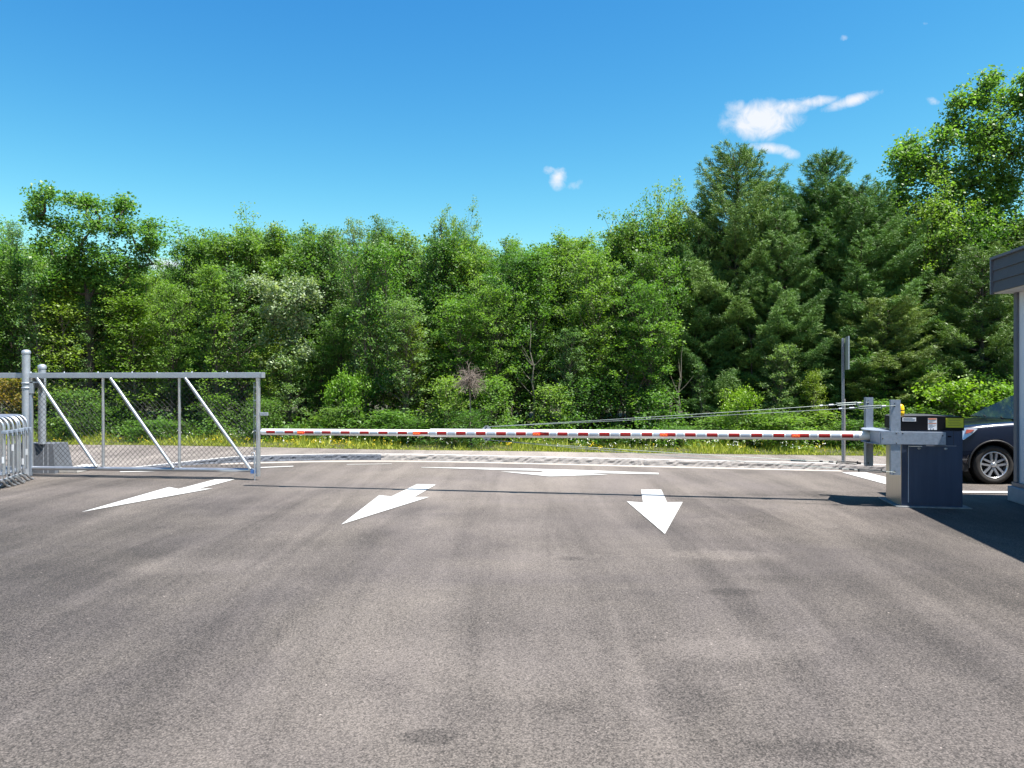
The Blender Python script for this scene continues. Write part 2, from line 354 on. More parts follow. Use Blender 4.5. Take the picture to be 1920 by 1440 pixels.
# ---------------------------------------------------------------- sliding gate
YR, YL = 12.75, 13.25
gr = P(484, 703, YR); gl_ = P(60, 703, YL)
gdir = Vector((gl_.x - gr.x, gl_.y - gr.y, 0)); glen = gdir.length; gdir.normalize()
gate = thing('sliding_gate', 'galvanized cantilever sliding gate with chain-link mesh and three diagonal braces', 'gate', (gr.x, gr.y, 0), math.atan2(-gdir.y, -gdir.x))
def gx(px):                               # pixel column to distance along the gate from its right end (negative to the left)
    k = (px - 960) / F; # x = k*y ; x = gr.x + s*gdir.x ; y = gr.y + s*gdir.y
    return -(k * gr.y - gr.x) / (gdir.x - k * gdir.y)
zt = EYE + (YH - 703.5) * YR / F; zb_ = .15
TAIL = -7.2
mb = MB(); mb.box((TAIL, -.045, zt - .045), (.06, .045, zt + .045), bev=.006); mb.build('top_beam', GALV, gate)
mb = MB(); mb.box((.062, -.05, zt - .045), (.10, .05, zt + .045), bev=.004); mb.build('end_cap', GALV, gate)
for s_ in np.arange(-5.4, -.1, .62):
    mb = MB(); mb.lathe([(0, .022), (.010, .018), (.012, 0)], (s_ + (.07 if int(s_ * 10) % 2 else -.1), 0, zt + .044), 8); mb.build('bolt', GALV, gate)
mb = MB(); mb.tube([(TAIL, 0, zb_ - .02), (-.02, 0, zb_ + .01)], .034, 14); mb.build('bottom_rail', GALV2, gate)
mb = MB(); mb.tube([(0, 0, .06), (0, 0, zt - .047)], .038, 16); mb.build('end_post', GALV2, gate)
for px in (193.5, 336.5):
    mb = MB(); mb.tube([(gx(px), 0, zb_ + .02), (gx(px), 0, zt - .046)], .024, 12); mb.build('upright', GALV2, gate)
mb = MB(); mb.tube([(gx(59), .0, zb_ - .04), (gx(59), 0, zt - .046)], .03, 12); mb.build('upright', GALV2, gate)
for a, b in (((72, 700), (183, 877)), ((209, 700), (327, 879)), ((349, 700), (471, 881))):
    mb = MB(); mb.tube([(gx(a[0]), -.03, zt - .046), (gx(b[0]), -.03, zb_ + .03)], .027, 14); mb.build('brace', GALV2, gate)
mb = MB(); mb.box((.035, -.02, 1.06), (.17, .02, 1.115), bev=.003); mb.tube([(.10, -.022, 1.087), (.10, .022, 1.087)], .012, 8, 0); mb.build('latch_arm', GALV, gate)
mb = MB(); mb.tube([(.03, -.03, 1.05), (.0, -.045, .95), (.03, -.045, .72)], .007, 6); mb.build('latch_rod', GALV, gate)
mb = MB(); mb.tube([(-.10, -.05, .42), (-.085, -.05, .455), (-.05, -.05, .46), (-.035, -.05, .42), (-.035, -.05, .0)], .008, 8); mb.build('drop_rod', GALV, gate)
mb = MB(); mb.box((-.11, -.05, .11), (-.03, -.03, .17)); mb.build('rod_bracket', mat('blue_tape', (.06, .16, .42), .4), gate)
mb = MB()
for z in (.25, .5, .8, 1.05, 1.3, 1.52): mb.box((-.075, -.008, z), (-.005, .008, z + .022))
mb.tube([(-.07, 0, .22), (-.07, 0, zt - .12)], .007, 6); mb.build('tension_bar', GALV, gate)
def chainlink(mb, x0, x1, z0, z1, d=.088, r=.0026, y=.012):
    w = x1 - x0; h = z1 - z0; k = int((w + h) / d) + 2
    for i in range(-int(h / d) - 1, k):
        for sgn in (1, -1):
            # line x = a + sgn*(z - z0)
            a = x0 + i * d if sgn > 0 else x0 + i * d
            t0, t1 = 0, h
            if sgn > 0: t0 = max(t0, x0 - a); t1 = min(t1, x1 - a)
            else: t0 = max(t0, a - x1); t1 = min(t1, a - x0)
            if t1 - t0 < .01: continue
            mb.tube([(a + sgn * t0, y + sgn * .002, z0 + t0), (a + sgn * t1, y + sgn * .002, z0 + t1)], r, 4, cap=False)
    return mb
mb = chainlink(MB(), -5.35, -.07, zb_ + .03, zt - .12); mb.tube([(-5.35, .012, zt - .12), (-.05, .012, zt - .12)], .003, 4)
mb.build('mesh_panel', WIRE, gate)

# posts and block that carry the gate
p1 = P(49, 880, 13.22)
gp = thing('gate_post', 'tall thick galvanized gate post with domed cap, in front of the gate beam', 'post', (p1.x, 13.22, 0))
mb = MB(); mb.tube([(0, 0, 0), (0, 0, 2.13)], .062, 20); mb.build('pipe', GALV, gp)
mb = MB(); mb.lathe([(.07, 2.10), (.072, 2.13), (.06, 2.155), (.03, 2.168), (0, 2.17)], n=20); mb.build('cap', GALV, gp)
for z in (1.58, 1.50):
    mb = MB(); mb.lathe([(.063, z), (.072, z + .004), (.072, z + .026), (.063, z + .03)], n=20); mb.build('band', GALV, gp)
mb = MB(); mb.box((.06, -.02, 1.42), (.13, .03, 1.62), bev=.004); mb.box((.06, -.02, 1.60), (.24, .03, 1.62)); mb.build('roller_bracket', GALV, gp)
mb = MB(); mb.box((.065, -.015, .02), (.10, .015, 1.40)); mb.build('side_plate', GALVP, gp)
Y2 = 13.68; p2 = P(79, 880, Y2)
gp2 = thing('gate_post', 'shorter galvanized gate post behind the beam, rising out of the concrete block', 'post', (p2.x, Y2, .52))
mb = MB(); mb.tube([(0, 0, 0), (0, 0, 1.36)], .062, 20); mb.build('pipe', GALV, gp2)
mb = MB(); mb.lathe([(.07, 1.33), (.072, 1.37), (.06, 1.395), (.03, 1.41), (0, 1.412)], n=20); mb.build('cap', GALV, gp2)
mb = MB(); mb.lathe([(0, -.05), (.05, -.05), (.055, -.02), (.055, .02), (.05, .05), (0, .05)], (-.02, -.16, 1.05), 14, axis='x'); mb.build('guide_roller', DARKM, gp2)
mb = MB(); mb.box((-.08, -.22, 1.0), (.07, -.06, 1.16)); mb.build('roller_box', DARKM, gp2)
blk = MB(); a_ = P(52, 887, 13.62); q0 = a_.x - .35
wd = P(103, 887, 13.62).x
blk.add([(q0, 13.62, 0), (wd, 13.62, 0), (wd, 14.2, 0), (q0, 14.2, 0), (q0, 13.68, .52), (wd - .07, 13.68, .52), (wd - .07, 14.14, .52), (q0, 14.14, .52)],
        [(3, 2, 1, 0), (4, 5, 6, 7), (0, 1, 5, 4), (1, 2, 6, 5), (2, 3, 7, 6), (3, 0, 4, 7)])
for k, xx in enumerate((wd - .20, wd - .12)): blk.add([(xx - .008, 13.618, .01), (xx + .006, 13.618, .01), (xx - .03, 13.676, .515), (xx - .044, 13.676, .515)], [(0, 1, 2, 3)], 1)  # sunlight between the gate bars, painted as pale strips on the block
o = blk.build('concrete_block', [mat('block_concrete', (.09, .10, .12), .9, 0, .25, 6, .5, 50), mat('block_sun_streak', (.3, .32, .36), .8)])
prop(o, 'dark grey concrete block under the shorter gate post behind the gate mesh', 'block')
fs = MB(); c0 = P(96, 884, 13.6); fs.box((wd + .01, 13.72, 0), (wd + .34, 14.5, .075), bev=.01); o = fs.build('concrete_footing', CONC); prop(o, 'low pale concrete footing slab on the ground beside the dark block', 'slab')

# ---------------------------------------------------------------- crowd barriers, stacked one behind another
def make_barricade():
    t = thing('crowd_barrier', 'x', 'barrier', group='galvanized crowd barriers stacked at the left edge')
    H, LN, R = 1.08, 2.2, .17
    pts = [(-LN, 0, .22), (-LN, 0, H - R)] + [(-LN + R - R * math.cos(a), 0, H - R + R * math.sin(a)) for a in np.linspace(.3, math.pi / 2, 5)]
    pts += [(-R + R * math.sin(a), 0, H - R + R * math.cos(a)) for a in np.linspace(0, math.pi / 2, 7)] + [(0, 0, .22)]
    mb = MB(); mb.tube(pts, .019, 10); mb.tube([(-LN, 0, .23), (0, 0, .23)], .017, 8); mb.build('frame', GALV2, t)
    mb = MB()
    for k in range(1, 18): mb.tube([(-LN * k / 18, 0, .23), (-LN * k / 18, 0, H - .01)], .008, 6)
    mb.build('bars', GALV2, t)
    for xx in (-.10, -LN + .1):
        mb = MB(); mb.tube([(xx, -.30, .012), (xx, -.24, .03), (xx, -.12, .115), (xx, 0, .135), (xx, .12, .115), (xx, .24, .03), (xx, .30, .012)], .019, 8)
        mb.tube([(xx, 0, .13), (xx, 0, .24)], .018, 8); mb.build('foot', GALV2, t)
    mb = MB(); mb.box((-.02, -.03, .84), (.055, .03, .885), bev=.004); mb.tube([(.05, 0, .88), (.062, 0, .80)], .008, 6); mb.build('hook', GALVP, t)
    mb = MB(); mb.box((-.024, -.023, .50), (.024, -.016, .62)); mb.build('sticker', LWHITE, t)
    return t
b0 = make_barricade(); nbar = 7
blabels = ['nearest crowd barrier of the stack at the left edge', 'second crowd barrier from the front of the stack', 'third crowd barrier from the front of the stack',
           'middle crowd barrier of the stack of seven', 'third crowd barrier from the back of the stack', 'second crowd barrier from the back, before the rearmost',
           'rearmost crowd barrier of the stack, nearest to the thick gate post']
for k in range(nbar):
    o = b0 if k == 0 else copy_tree(b0)
    px = [7, 16, 25, 33, 37, 44, 51][k]; Y = 11.55 + k * .155
    o.location = ((px - 960) / F * Y, Y, 0); o.rotation_euler = (0, 0, [.02, -.03, .01, -.015, .03, 0, -.02][k]); o['label'] = blabels[k]
    for c in list(o.children):
        if c.name.startswith('sticker'):
            if k in (1, 3, 4): bpy.data.objects.remove(c)
            else: c.location.z = (0, 0, .16, 0, 0, -.1, .04)[k]; c.scale = (.6, 1, .8)
# ---------------------------------------------------------------- barrier machine: cabinet with brackets, arm, cables
c0 = Vector((5.03, 10.0, 0))
bar = thing('barrier_gate', 'boom barrier: steel cabinet with black hood carrying a long red and white arm', 'barrier', c0, RZ)
# local: x right, y away, z up; cabinet front-left-bottom corner is the origin
CW, CD, CH = .735, .66, .99
mb = MB(); mb.box((.003, .003, .0), (CW, CD, CH), bev=.004)
cab = mb.build('cabinet', [STEEL_SHADE, STEEL], bar)
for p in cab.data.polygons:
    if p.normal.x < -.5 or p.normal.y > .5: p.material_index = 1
mb = MB()
hp = [(-.012, .992), (-.012, 1.155), (.03, 1.172), (CW * .5, 1.178), (CW + .0, 1.168), (CW + .012, 1.155), (CW + .012, .992)]
mb.prism(hp, -.014, CD + .014, 0, 'y')
hood = mb.build('hood', [BLACK, BLACKT], bar)
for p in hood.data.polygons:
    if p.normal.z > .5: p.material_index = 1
def plate(name, m_, x0, x1, z0, z1, y=0, th=.003, par=None):
    mb = MB(); mb.box((x0, y - th, z0), (x1, y, z1)); return mb.build(name, m_, par if par is not None else bar)
# front door, service panel, seams
plate('door', STEEL_SHADE, .09, .705, .055, .79, -.0005, .006)
plate('door_edge', SILVER, .083, .091, .06, .772, -.0005, .010)
plate('door_lip', mat('lip_white', (.75, .78, .85), .4, .3), .083, .25, .778, .789, -.008, .008)
plate('service_panel', STEEL_SHADE, .05, .62, .80, .985, -.0005, .004)
plate('seam', DARKM, .622, .626, .80, .985, -.0005, .004)
plate('seam', SILVER, .30, .66, .792, .796, -.0005, .005)
for x in (.215, .53):
    mb = MB(); mb.lathe([(0, -.018), (.014, -.016), (.016, 0)], (x, -.006, .757), 12, axis='y'); mb.box((x - .02, -.012, .752), (x + .022, -.006, .764)); mb.build('lock', GALV, bar)
mb = MB(); mb.box((.555, -.009, .905), (.598, -.005, .922)); mb.build('keyhole', BLACK, bar)
lb = plate('label', LWHITE, .012, .176, 1.105, 1.154, -.0145, .002)
for k in range(3): plate('text_line', LINK, .025, .165 - .03 * (k == 0), 1.143 - k * .013, 1.147 - k * .013, -.0168, .0006, lb)
lb = plate('label', LWHITE, .318, .424, .998, 1.148, -.0145, .002)
plate('warning_strip', LORNG, .322, .420, 1.130, 1.146, -.0168, .0006, lb)
plate('warning_strip', LORNG, .322, .420, 1.076, 1.083, -.0168, .0006, lb)
for k in range(9): plate('text_line', LINK, .328, .414 - .02 * (k % 3), 1.121 - k * .0115, 1.1235 - k * .0115, -.0168, .0005, lb)
for x in (.345, .375): plate('pictogram', LINK, x, x + .012, 1.002, 1.016, -.0168, .0006, lb)
lb = plate('label', LYEL, .53, .738, 1.030, 1.152, -.0145, .002)
for k in range(5): plate('text_line', LINK, .555 + .01 * (k % 2), .715 - .012 * (k % 3), 1.138 - k * .021, 1.142 - k * .021, -.0168, .0006, lb)
# base pad of pale dust and concrete
mb = MB(); mb.box((-.07, -.06, -.01), (CW + .09, CD + .09, .012)); o = mb.build('concrete_pad', mat('pad', (.20, .21, .22), .9, 0, .35, 12, .4, 60), bar)
# C-channels on both sides of the cabinet
def channel(yweb, ydir, name):
    mb = MB(); x0, x1, z0, z1, fl, t = -.27, .50, .815, .972, .07, .008
    mb.box((x0, yweb - t / 2, z0), (x1, yweb + t / 2, z1))
    mb.box((x0, yweb, z1 - t), (x1, yweb + ydir * fl, z1 + .001)); mb.box((x0, yweb, z0 - .001), (x1, yweb + ydir * fl, z0 + t))
    ch = mb.build(name, GALVP, bar)
    for x, z in ((-.25, .885), (-.09, .955), (-.02, .955), (-.09, .83), (.46, .93), (.45, .86), (.46, .85), (.49, .84)):
        pass
    for x, z in ((-.25, .885), (-.085, .955), (-.01, .955), (-.085, .83), (.462, .93)):
        mb = MB(); mb.lathe([(0, -.002), (.009, -.0015), (.009, 0)], (x, yweb - t / 2 - .0005, z), 8, axis='y'); mb.build('bolt_hole', DARKM, ch)
    return ch
channel(-.10, 1, 'front_channel'); channel(CD + .10, -1, 'rear_channel')
# mast posts (channels standing upright) on the two brackets
for (yy_, z0, z1, x0, w) in ((-.088, .42, 1.385, -.15, .118), (CD + .112, .44, 1.40, -.24, .108)):
    mb = MB(); mb.box((x0, yy_ - .006, z0), (x0 + w, yy_, z1)); mb.box((x0, yy_ - .06, z0), (x0 + .007, yy_ - .006, z1)) if yy_ > 0 else None
    sgn = -1 if yy_ < 0 else 1
    mb.box((x0, yy_, z0), (x0 + .007, yy_ + .05 * 1, z1)); mb.box((x0 + w - .007, yy_, z0), (x0 + w, yy_ + .05, z1))
    ps = mb.build('mast', GALVP, bar)
    for z in (z1 - .05, z1 - .085, z0 + .045): mb = MB(); mb.tube([(x0 + w * .38, yy_ - .018, z), (x0 + w * .38, yy_ - .004, z)], .009 if z != z1 - .05 else .006, 8); mb.build('bolt', DARKM, ps)
# splice plates between the channels and the root of the arm
yc = CD / 2 + .0
RX, RZZ = -.30, .893
for z0, z1 in ((.972, .980), (.806, .813)):
    mb = MB(); mb.prism([(-.27, -.10), (-.13, -.10), (-.13, CD + .10), (-.27, CD + .10), (-.38, yc + .10), (-.38, yc - .10)], z0, z1)
    mb.build('gusset_plate', GALVP, bar)
mb = MB()
for s1 in (-1, 1):
    a = (-.27, yc + s1 * (CD / 2 + .10)); b = (-.30, yc + s1 * .07)
    mb.add([(a[0], a[1], .815), (b[0], b[1], .815), (b[0], b[1], .971), (a[0], a[1], .971)], [(0, 1, 2, 3)])
o = mb.build('side_plate', GALVP, bar); so = o.modifiers.new('s', 'SOLIDIFY'); so.thickness = .008
mb = MB(); mb.tube([(-.22, yc, .893), (CW * .4, yc, .893)], .055, 16); mb.build('drive_shaft', DARKM, bar)
# beacon on the hood
bc = thing('tmp', None, None); 
mb = MB(); mb.lathe([(0, 0), (.046, 0), (.046, .055), (.043, .06)], (.035, .14, 1.172), 20); mb.lathe([(.046, .072), (.046, .10), (.036, .135), (.018, .15), (0, .152)], (.035, .14, 1.172), 20)
bpy.data.objects.remove(bc)
be = mb.build('beacon', YEL, bar)
mb = MB(); mb.lathe([(.044, .058), (.044, .074)], (.035, .14, 1.172), 20); mb.build('beacon_band', DARKM, be)
# ---- the arm (local x negative), drooping slightly towards its tip
M2W = Matrix.Translation(c0) @ Matrix.Rotation(RZ, 4, 'Z'); W2L = M2W.inverted()
def arm_x(px):                            # photo column -> local x on the arm's vertical plane (y = yc)
    k = (px - 960) / F; o_ = M2W @ Vector((0, yc, 0)); d_ = (M2W.to_3x3() @ Vector((1, 0, 0)))
    return (k * o_.y - o_.x) / (d_.x - k * d_.y)
xt = arm_x(490.5); xr = -.25; xm = arm_x(838)
wt = M2W @ Vector((xt, yc, 0)); zt2 = EYE - (809.6 - YH) / F * wt.y
wr = M2W @ Vector((xr, yc, 0)); zr2 = EYE - (817 - YH) / F * wr.y
def az(x): return zt2 + (x - xt) / (xr - xt) * (zr2 - zt2)
R1, R2 = .0605, .0485
mb = MB(); mb.tube([(xm - .25, yc, az(xm - .25)), (xr, yc, az(xr))], R1, 24); arm = mb.build('arm', WHITE, bar)
mb = MB(); mb.tube([(xr, yc, az(xr)), (xr + .03, yc, az(xr))], [R1 * .98, R1 * .9], 24); mb.build('arm_root_ring', GALV, bar)
mb = MB(); mb.tube([(xt, yc, az(xt)), (xt + .012, yc, az(xt)), (xm + .01, yc, az(xm))], [R2 * .86, R2, R2], 24); mb.build('arm_tip_tube', WHITE, bar)
def band(xa, xb, m_, name, r, a0=-.52, a1=.50, off=.0012):
    n = 8; V = []; Fc = []
    for i in range(n + 1):
        w = a0 + (a1 - a0) * i / n
        for x in (xa, xb): V.append((x, yc - (r + off) * math.cos(w), az(x) + (r + off) * math.sin(w)))
    for i in range(n): Fc.append((2 * i, 2 * i + 1, 2 * i + 3, 2 * i + 2))
    mb = MB(); mb.add(V, Fc, smooth=True); return mb.build(name, m_, arm)
reds = [510, 544.4, 582, 614, 649.4, 685, 720, 756.4, 795, 830, 866, 903, 941, 978, 1021, 1055.5, 1094, 1133.7, 1173, 1213, 1256.7, 1294, 1334.7, 1375.7, 1417.7, 1459, 1505, 1544, 1587]
xs_ = [arm_x(p) for p in reds]
for x in xs_:
    r = R1 if x > xm - .25 else R2
    band(x - .072, x + .072, RED, 'red_strip', r, -.42, .42)
ed = [xt + .02] + xs_ + [xr - .1]
for a, b in zip(ed[:-1], ed[1:]):
    if b - a < .2: continue
    r = R1 if (a + b) / 2 > xm - .25 else R2
    band(a + .09, b - .09, SILVER, 'silver_strip', r, -.42, .42)
for px in (567, 783, 1007, 1244, 1490):
    x = arm_x(px); r = R1 if x > xm - .25 else R2
    mb = MB(); mb.box((x - .055, yc - r - .030, az(x) - .026), (x + .055, yc - r + .004, az(x) + .022), bev=.01); lp = mb.build('warning_light', LAMPR, arm)
    mb = MB()
    for q in range(5):
        xx = x - .038 + q * .019
        mb.box((xx - .006, yc - r - .034, az(x) - .012 + .006 * (q % 2)), (xx + .006, yc - r - .028, az(x) + .006 + .006 * (q % 2)))
    mb.build('bulb', LAMPO, lp)
# cable anchor ears above and below the arm
xa = arm_x(912); za = az(xa)
for s1 in (1, -1):
    mb = MB(); mb.prism([(xa - .075, za + s1 * (R1 - .012)), (xa + .075, za + s1 * (R1 - .012)), (xa + .06, za + s1 * (R1 + .018)), (xa + .022, za + s1 * (R1 + .05)), (xa - .015, za + s1 * (R1 + .05)), (xa - .05, za + s1 * (R1 + .018))], yc - .006, yc + .006, 0, 'y')
    mb.build('cable_ear', GALV, bar)
    mb = MB(); mb.tube([(xa, yc - .03, za + s1 * (R1 + .03)), (xa, yc + .03, za + s1 * (R1 + .03))], .012, 8); mb.build('shackle', DARKM, bar)
# four guy cables with turnbuckles and chain links
def cable(ax, az_, bx, by, bz, sag, chain=False):
    a = Vector((xa, yc, za + az_)); b = Vector((bx, by, bz)); pts = []
    for i in range(25):
        t = i / 24; p = a.lerp(b, t); p.z -= sag * 4 * t * (1 - t); pts.append(p)
    mb = MB(); mb.tube(pts, .0038, 6); c = mb.build('guy_cable', CABLE, bar)
    for t, ln, r in ((.945, .13, .016), (.905, .03, .014), (.975, .025, .014), (.88, .02, .013)):
        p = a.lerp(b, t); p.z -= sag * 4 * t * (1 - t); d = (b - a).normalized(); mb = MB()
        if ln > .05:
            for s1 in (-1, 1): mb.tube([p - d * ln + Vector((0, 0, .014 * s1)), p + d * ln + Vector((0, 0, .014 * s1))], .006, 6)
            mb.box((p.x - ln - .015, p.y - .012, p.z - .02), (p.x - ln, p.y + .012, p.z + .02)); mb.box((p.x + ln, p.y - .012, p.z - .02), (p.x + ln + .015, p.y + .012, p.z + .02))
            mb.build('turnbuckle', CABLE if not chain else DARKM, c)
        else:
            mb.tube([p - d * ln, p + d * ln], r, 7); mb.build('clamp', GALV if not chain else DARKM, c)
cable(xa, .095, -.10, -.115, 1.31, .012); cable(xa, .095, -.19, CD + .10, 1.33, .012)
cable(xa, -.095, -.10, -.115, .455, .02, True); cable(xa, -.095, -.19, CD + .10, .475, .02, True)

# ---------------------------------------------------------------- signpost behind the kerb
sx = P(1581, 867, 15.5)
sg = thing('sign_post', 'tall perforated metal post behind the kerb with a sign seen edge-on at its top', 'sign', (sx.x, 15.5, 0))
PERF = MB()
def upost(mb, x0, w, z0, z1, y):
    mb.box((x0, y, z0), (x0 + .012, y + .03, z1)); mb.box((x0 + .012, y + .024, z0), (x0 + w - .012, y + .03, z1)); mb.box((x0 + w - .012, y, z0), (x0 + w, y + .03, z1))
mb = MB(); upost(mb, -.022, .044, 0, 2.50, 0); mb.build('post', GALV, sg)
mb = MB(); upost(mb, .0225, .03, 0, 1.28, .012); mb.build('stub_post', mat('post_bare', (.36, .34, .31), .6, .4, .15, 12), sg)
mb = MB()
for z in np.arange(.06, 2.46, .032): mb.box((-.016, -.0015, z), (-.009, .0008, z + .015))
mb.build('holes', DARKM, sg)
mb = MB(); mb.box((-.012, -.0, 0), (.012, .45, .66), mat=Matrix.Translation((.028, -.20, 1.87)) @ Matrix.Rotation(-.29, 4, 'Z')); mb.build('sign_panel', mat('sign_back', (.45, .49, .52), .4, .5), sg)

# ---------------------------------------------------------------- dark SUV
CARP = mat('car_paint', (.007, .010, .024), .22, .2, 0, 0, coat=1)
TYRE = mat('tyre', (.022, .020, .019), .8, 0, .2, 30, .4, 80)
RIMM = mat('rim_alloy', (.62, .63, .66), .28, .75)
GLASS = mat('car_glass', (.010, .025, .05), .05, 0, spec=1.0, coat=.6)
BLKP = mat('black_plastic', (.012, .012, .014), .6)
HLG = mat('headlight_glass', (.55, .60, .68), .15, .3, coat=1)
AMB = mat('turn_amber', (.32, .07, .05), .3)
Yc = 12.16
fw = (1866 - 960) / F * Yc
head = math.atan2(-.06, 1)                # car's nose points left and slightly away
car = thing('parked_car', 'dark blue SUV waiting behind the barrier cabinet, nose to the left', 'car', (fw, Yc, 0), head)
# local x: backwards (to the right); front axle at x = 0; near side at y = 0; car body towards +y
Wd, WB, OH = 1.60, 2.46, .80
def loft(stations, name, m_, level=2):
    V = []; Fc = []; k = len(stations[0][1])
    for x, sec in stations:
        V += [(x, Wd / 2 - y, z) for y, z in sec] + [(x, Wd / 2 + y, z) for y, z in sec[::-1]]
    n = 2 * k
    for i in range(len(stations) - 1):
        for j in range(n): Fc.append((i * n + j, i * n + (j + 1) % n, (i + 1) * n + (j + 1) % n, (i + 1) * n + j))
    Fc += [tuple(range(n)), tuple(range((len(stations) - 1) * n, len(stations) * n))[::-1]]
    mb = MB(); mb.add(V, Fc, smooth=True); o = mb.build(name, m_, car)
    s = o.modifiers.new('s', 'SUBSURF'); s.levels = level; s.render_levels = level; return o
def sec(w, h, lo=.20, crown=.02):
    return [(.0, lo), (w * .82, lo), (w * .95, lo + .05), (w * .99, lo + .22), (w * 1.0, lo + (h - lo) * .55), (w * .985, lo + (h - lo) * .78), (w * .93, h - .035), (w * .80, h - .004), (w * .45, h + crown * .7), (0, h + crown)]
hw = Wd / 2
st = [(-OH, sec(hw * .62, .66, .30)), (-OH + .04, sec(hw * .78, .74, .24)), (-OH + .14, sec(hw * .89, .84, .21)), (-OH + .34, sec(hw * .965, .92, .20, .03)), (-.25, sec(hw * 1.0, .955, .20, .035)), (0, sec(hw * 1.005, .98, .20, .035)), (.25, sec(hw, 1.0, .20, .03)),
      (.7, sec(hw * .99, 1.02, .20, .02)), (1.6, sec(hw * .99, 1.04, .20)), (2.3, sec(hw * 1.0, 1.06, .20)), (2.8, sec(hw * .98, 1.06, .22)), (3.05, sec(hw * .93, 1.02, .26)), (3.18, sec(hw * .82, .95, .32))]
body = loft(st, 'body', CARP)
# wheel arches cut out of the body
def cutter(x, y0, y1, r):
    mb = MB(); mb.lathe([(0, y0), (r, y0), (r, y1), (0, y1)], (x, 0, .30), 40, axis='y', smooth=False)
    bm = bmesh.new(); o = mb.build('cut', BLKP, car); bm.from_mesh(o.data); bmesh.ops.remove_doubles(bm, verts=bm.verts, dist=1e-5); bmesh.ops.recalc_face_normals(bm, faces=bm.faces); bm.to_mesh(o.data); bm.free(); return o
cs = [cutter(x, a, b, .385) for x in (0, WB) for a, b in ((-.2, .30), (Wd - .30, Wd + .2))]
for c in cs:
    bo = body.modifiers.new('b', 'BOOLEAN'); bo.object = c; bo.operation = 'DIFFERENCE'; bo.solver = 'EXACT'
bpy.context.view_layer.update()
dg = bpy.context.evaluated_depsgraph_get(); nm = bpy.data.meshes.new_from_object(body.evaluated_get(dg))
body.modifiers.clear(); body.data = nm
for p in nm.polygons: p.use_smooth = True
nm.materials.clear(); nm.materials.append(CARP)
for c in cs: bpy.data.objects.remove(c)
# dark arch liners
for x in (0, WB):
    for pr_ in ([(.05, .30), (.384, .30), (.384, .05)], [(.05, Wd - .30), (.384, Wd - .30), (.384, Wd - .05)]):
        mb = MB(); mb.lathe(pr_, (x, 0, .30), 30, axis='y'); mb.build('arch_liner', BLKP, car)
for x in (0, WB):
    mb = MB(); mb.tube([(x + .392 * math.cos(a), -.004 + .02 * abs(math.cos(a)), .30 + .392 * math.sin(a)) for a in np.linspace(-.1, math.pi + .1, 26)], .014, 6, cap=True); mb.build('arch_trim', BLKP, car)
mb = MB(); mb.box((.42, -.005, .19), (WB - .42, .03, .29), bev=.01); mb.build('sill', BLKP, car)
mb = MB(); mb.box((-OH + .02, .22, .20), (-.40, Wd - .22, .30), bev=.02); mb.build('lower_bumper', BLKP, car)
mb = MB(); mb.prism([(-OH + .06, .20), (-.37, .20), (-.39, .34), (-.44, .44), (-OH + .12, .40)], .055, .30, 0, 'y'); mb.build('bumper_corner', BLKP, car)
# cabin
zb2 = 1.0
prof = [(.36, zb2 - .01), (1.05, 1.37), (1.5, 1.435), (2.3, 1.43), (2.85, 1.36), (3.08, 1.02)]
def cab_pt(x, z, yb=.075, yt=.20):
    t = (z - zb2) / .43; return yb + (yt - yb) * max(0, t)
V = []; n = len(prof)
for x, z in prof: V.append((x, cab_pt(x, z), z))
for x, z in prof: V.append((x, Wd - cab_pt(x, z), z))
Fc = [tuple(range(n)), tuple(range(n, 2 * n))[::-1]] + [(i, i + 1, n + i + 1, n + i) for i in range(n - 1)] + [(n - 1, 0, n, 2 * n - 1)]
mb = MB(); mb.add(V, Fc); cabn = mb.build('cabin', CARP, car); bv = cabn.modifiers.new('b', 'BEVEL'); bv.width = .05; bv.segments = 3
for p in cabn.data.polygons: p.use_smooth = False
def lerp2(a, b, t): return tuple(a[i] + (b[i] - a[i]) * t for i in range(3))
a0, a1 = V[0], V[1]; b0_, b1_ = V[n], V[n + 1]
q = [lerp2(lerp2(a0, a1, .03), lerp2(b0_, b1_, .03), .05), lerp2(lerp2(a0, a1, .95), lerp2(b0_, b1_, .95), .06), lerp2(lerp2(a0, a1, .95), lerp2(b0_, b1_, .95), .94), lerp2(lerp2(a0, a1, .03), lerp2(b0_, b1_, .03), .95)]
q = [(x - .012, y, z + .022) for x, y, z in q]
mb = MB(); mb.add(q, [(0, 1, 2, 3)]); o = mb.build('windshield', GLASS, car); so = o.modifiers.new('s', 'SOLIDIFY'); so.thickness = .006
for s1 in (0, 1):
    for (xa0, xa1, xb0, xb1) in ((.62, 1.40, 1.14, 1.42), (1.5, 2.2, 1.5, 2.14), (2.28, 2.85, 2.22, 2.68)):
        pts = []
        for x, z in ((xa0, 1.055), (xa1, 1.055), (xb1, 1.365), (xb0, 1.365 if xb0 > 1.2 else 1.345)):
            y = cab_pt(x, z) - .012; pts.append((x, y if s1 == 0 else Wd - y, z))
        mb = MB(); mb.add(pts, [(0, 1, 2, 3)]); o = mb.build('side_window', GLASS, car); so = o.modifiers.new('s', 'SOLIDIFY'); so.thickness = .006
for yy_ in (-.10, Wd + .10):
    mb = MB(); mb.box((.70, yy_ - .09, 1.05), (.80, yy_ + .09, 1.17), bev=.03); mb.build('mirror', CARP, car)
for yy_ in (.0, Wd):
    for x0 in (.52, 1.46, 2.26):
        mb = MB(); mb.box((x0, yy_ - .003, .32), (x0 + .008, yy_ + .012, 1.0)); mb.build('door_seam', BLKP, car)
    for x0 in (1.2, 2.05):
        mb = MB(); mb.box((x0, yy_ - .02, .90), (x0 + .14, yy_ + .02, .925), bev=.008); mb.build('door_handle', CARP, car)
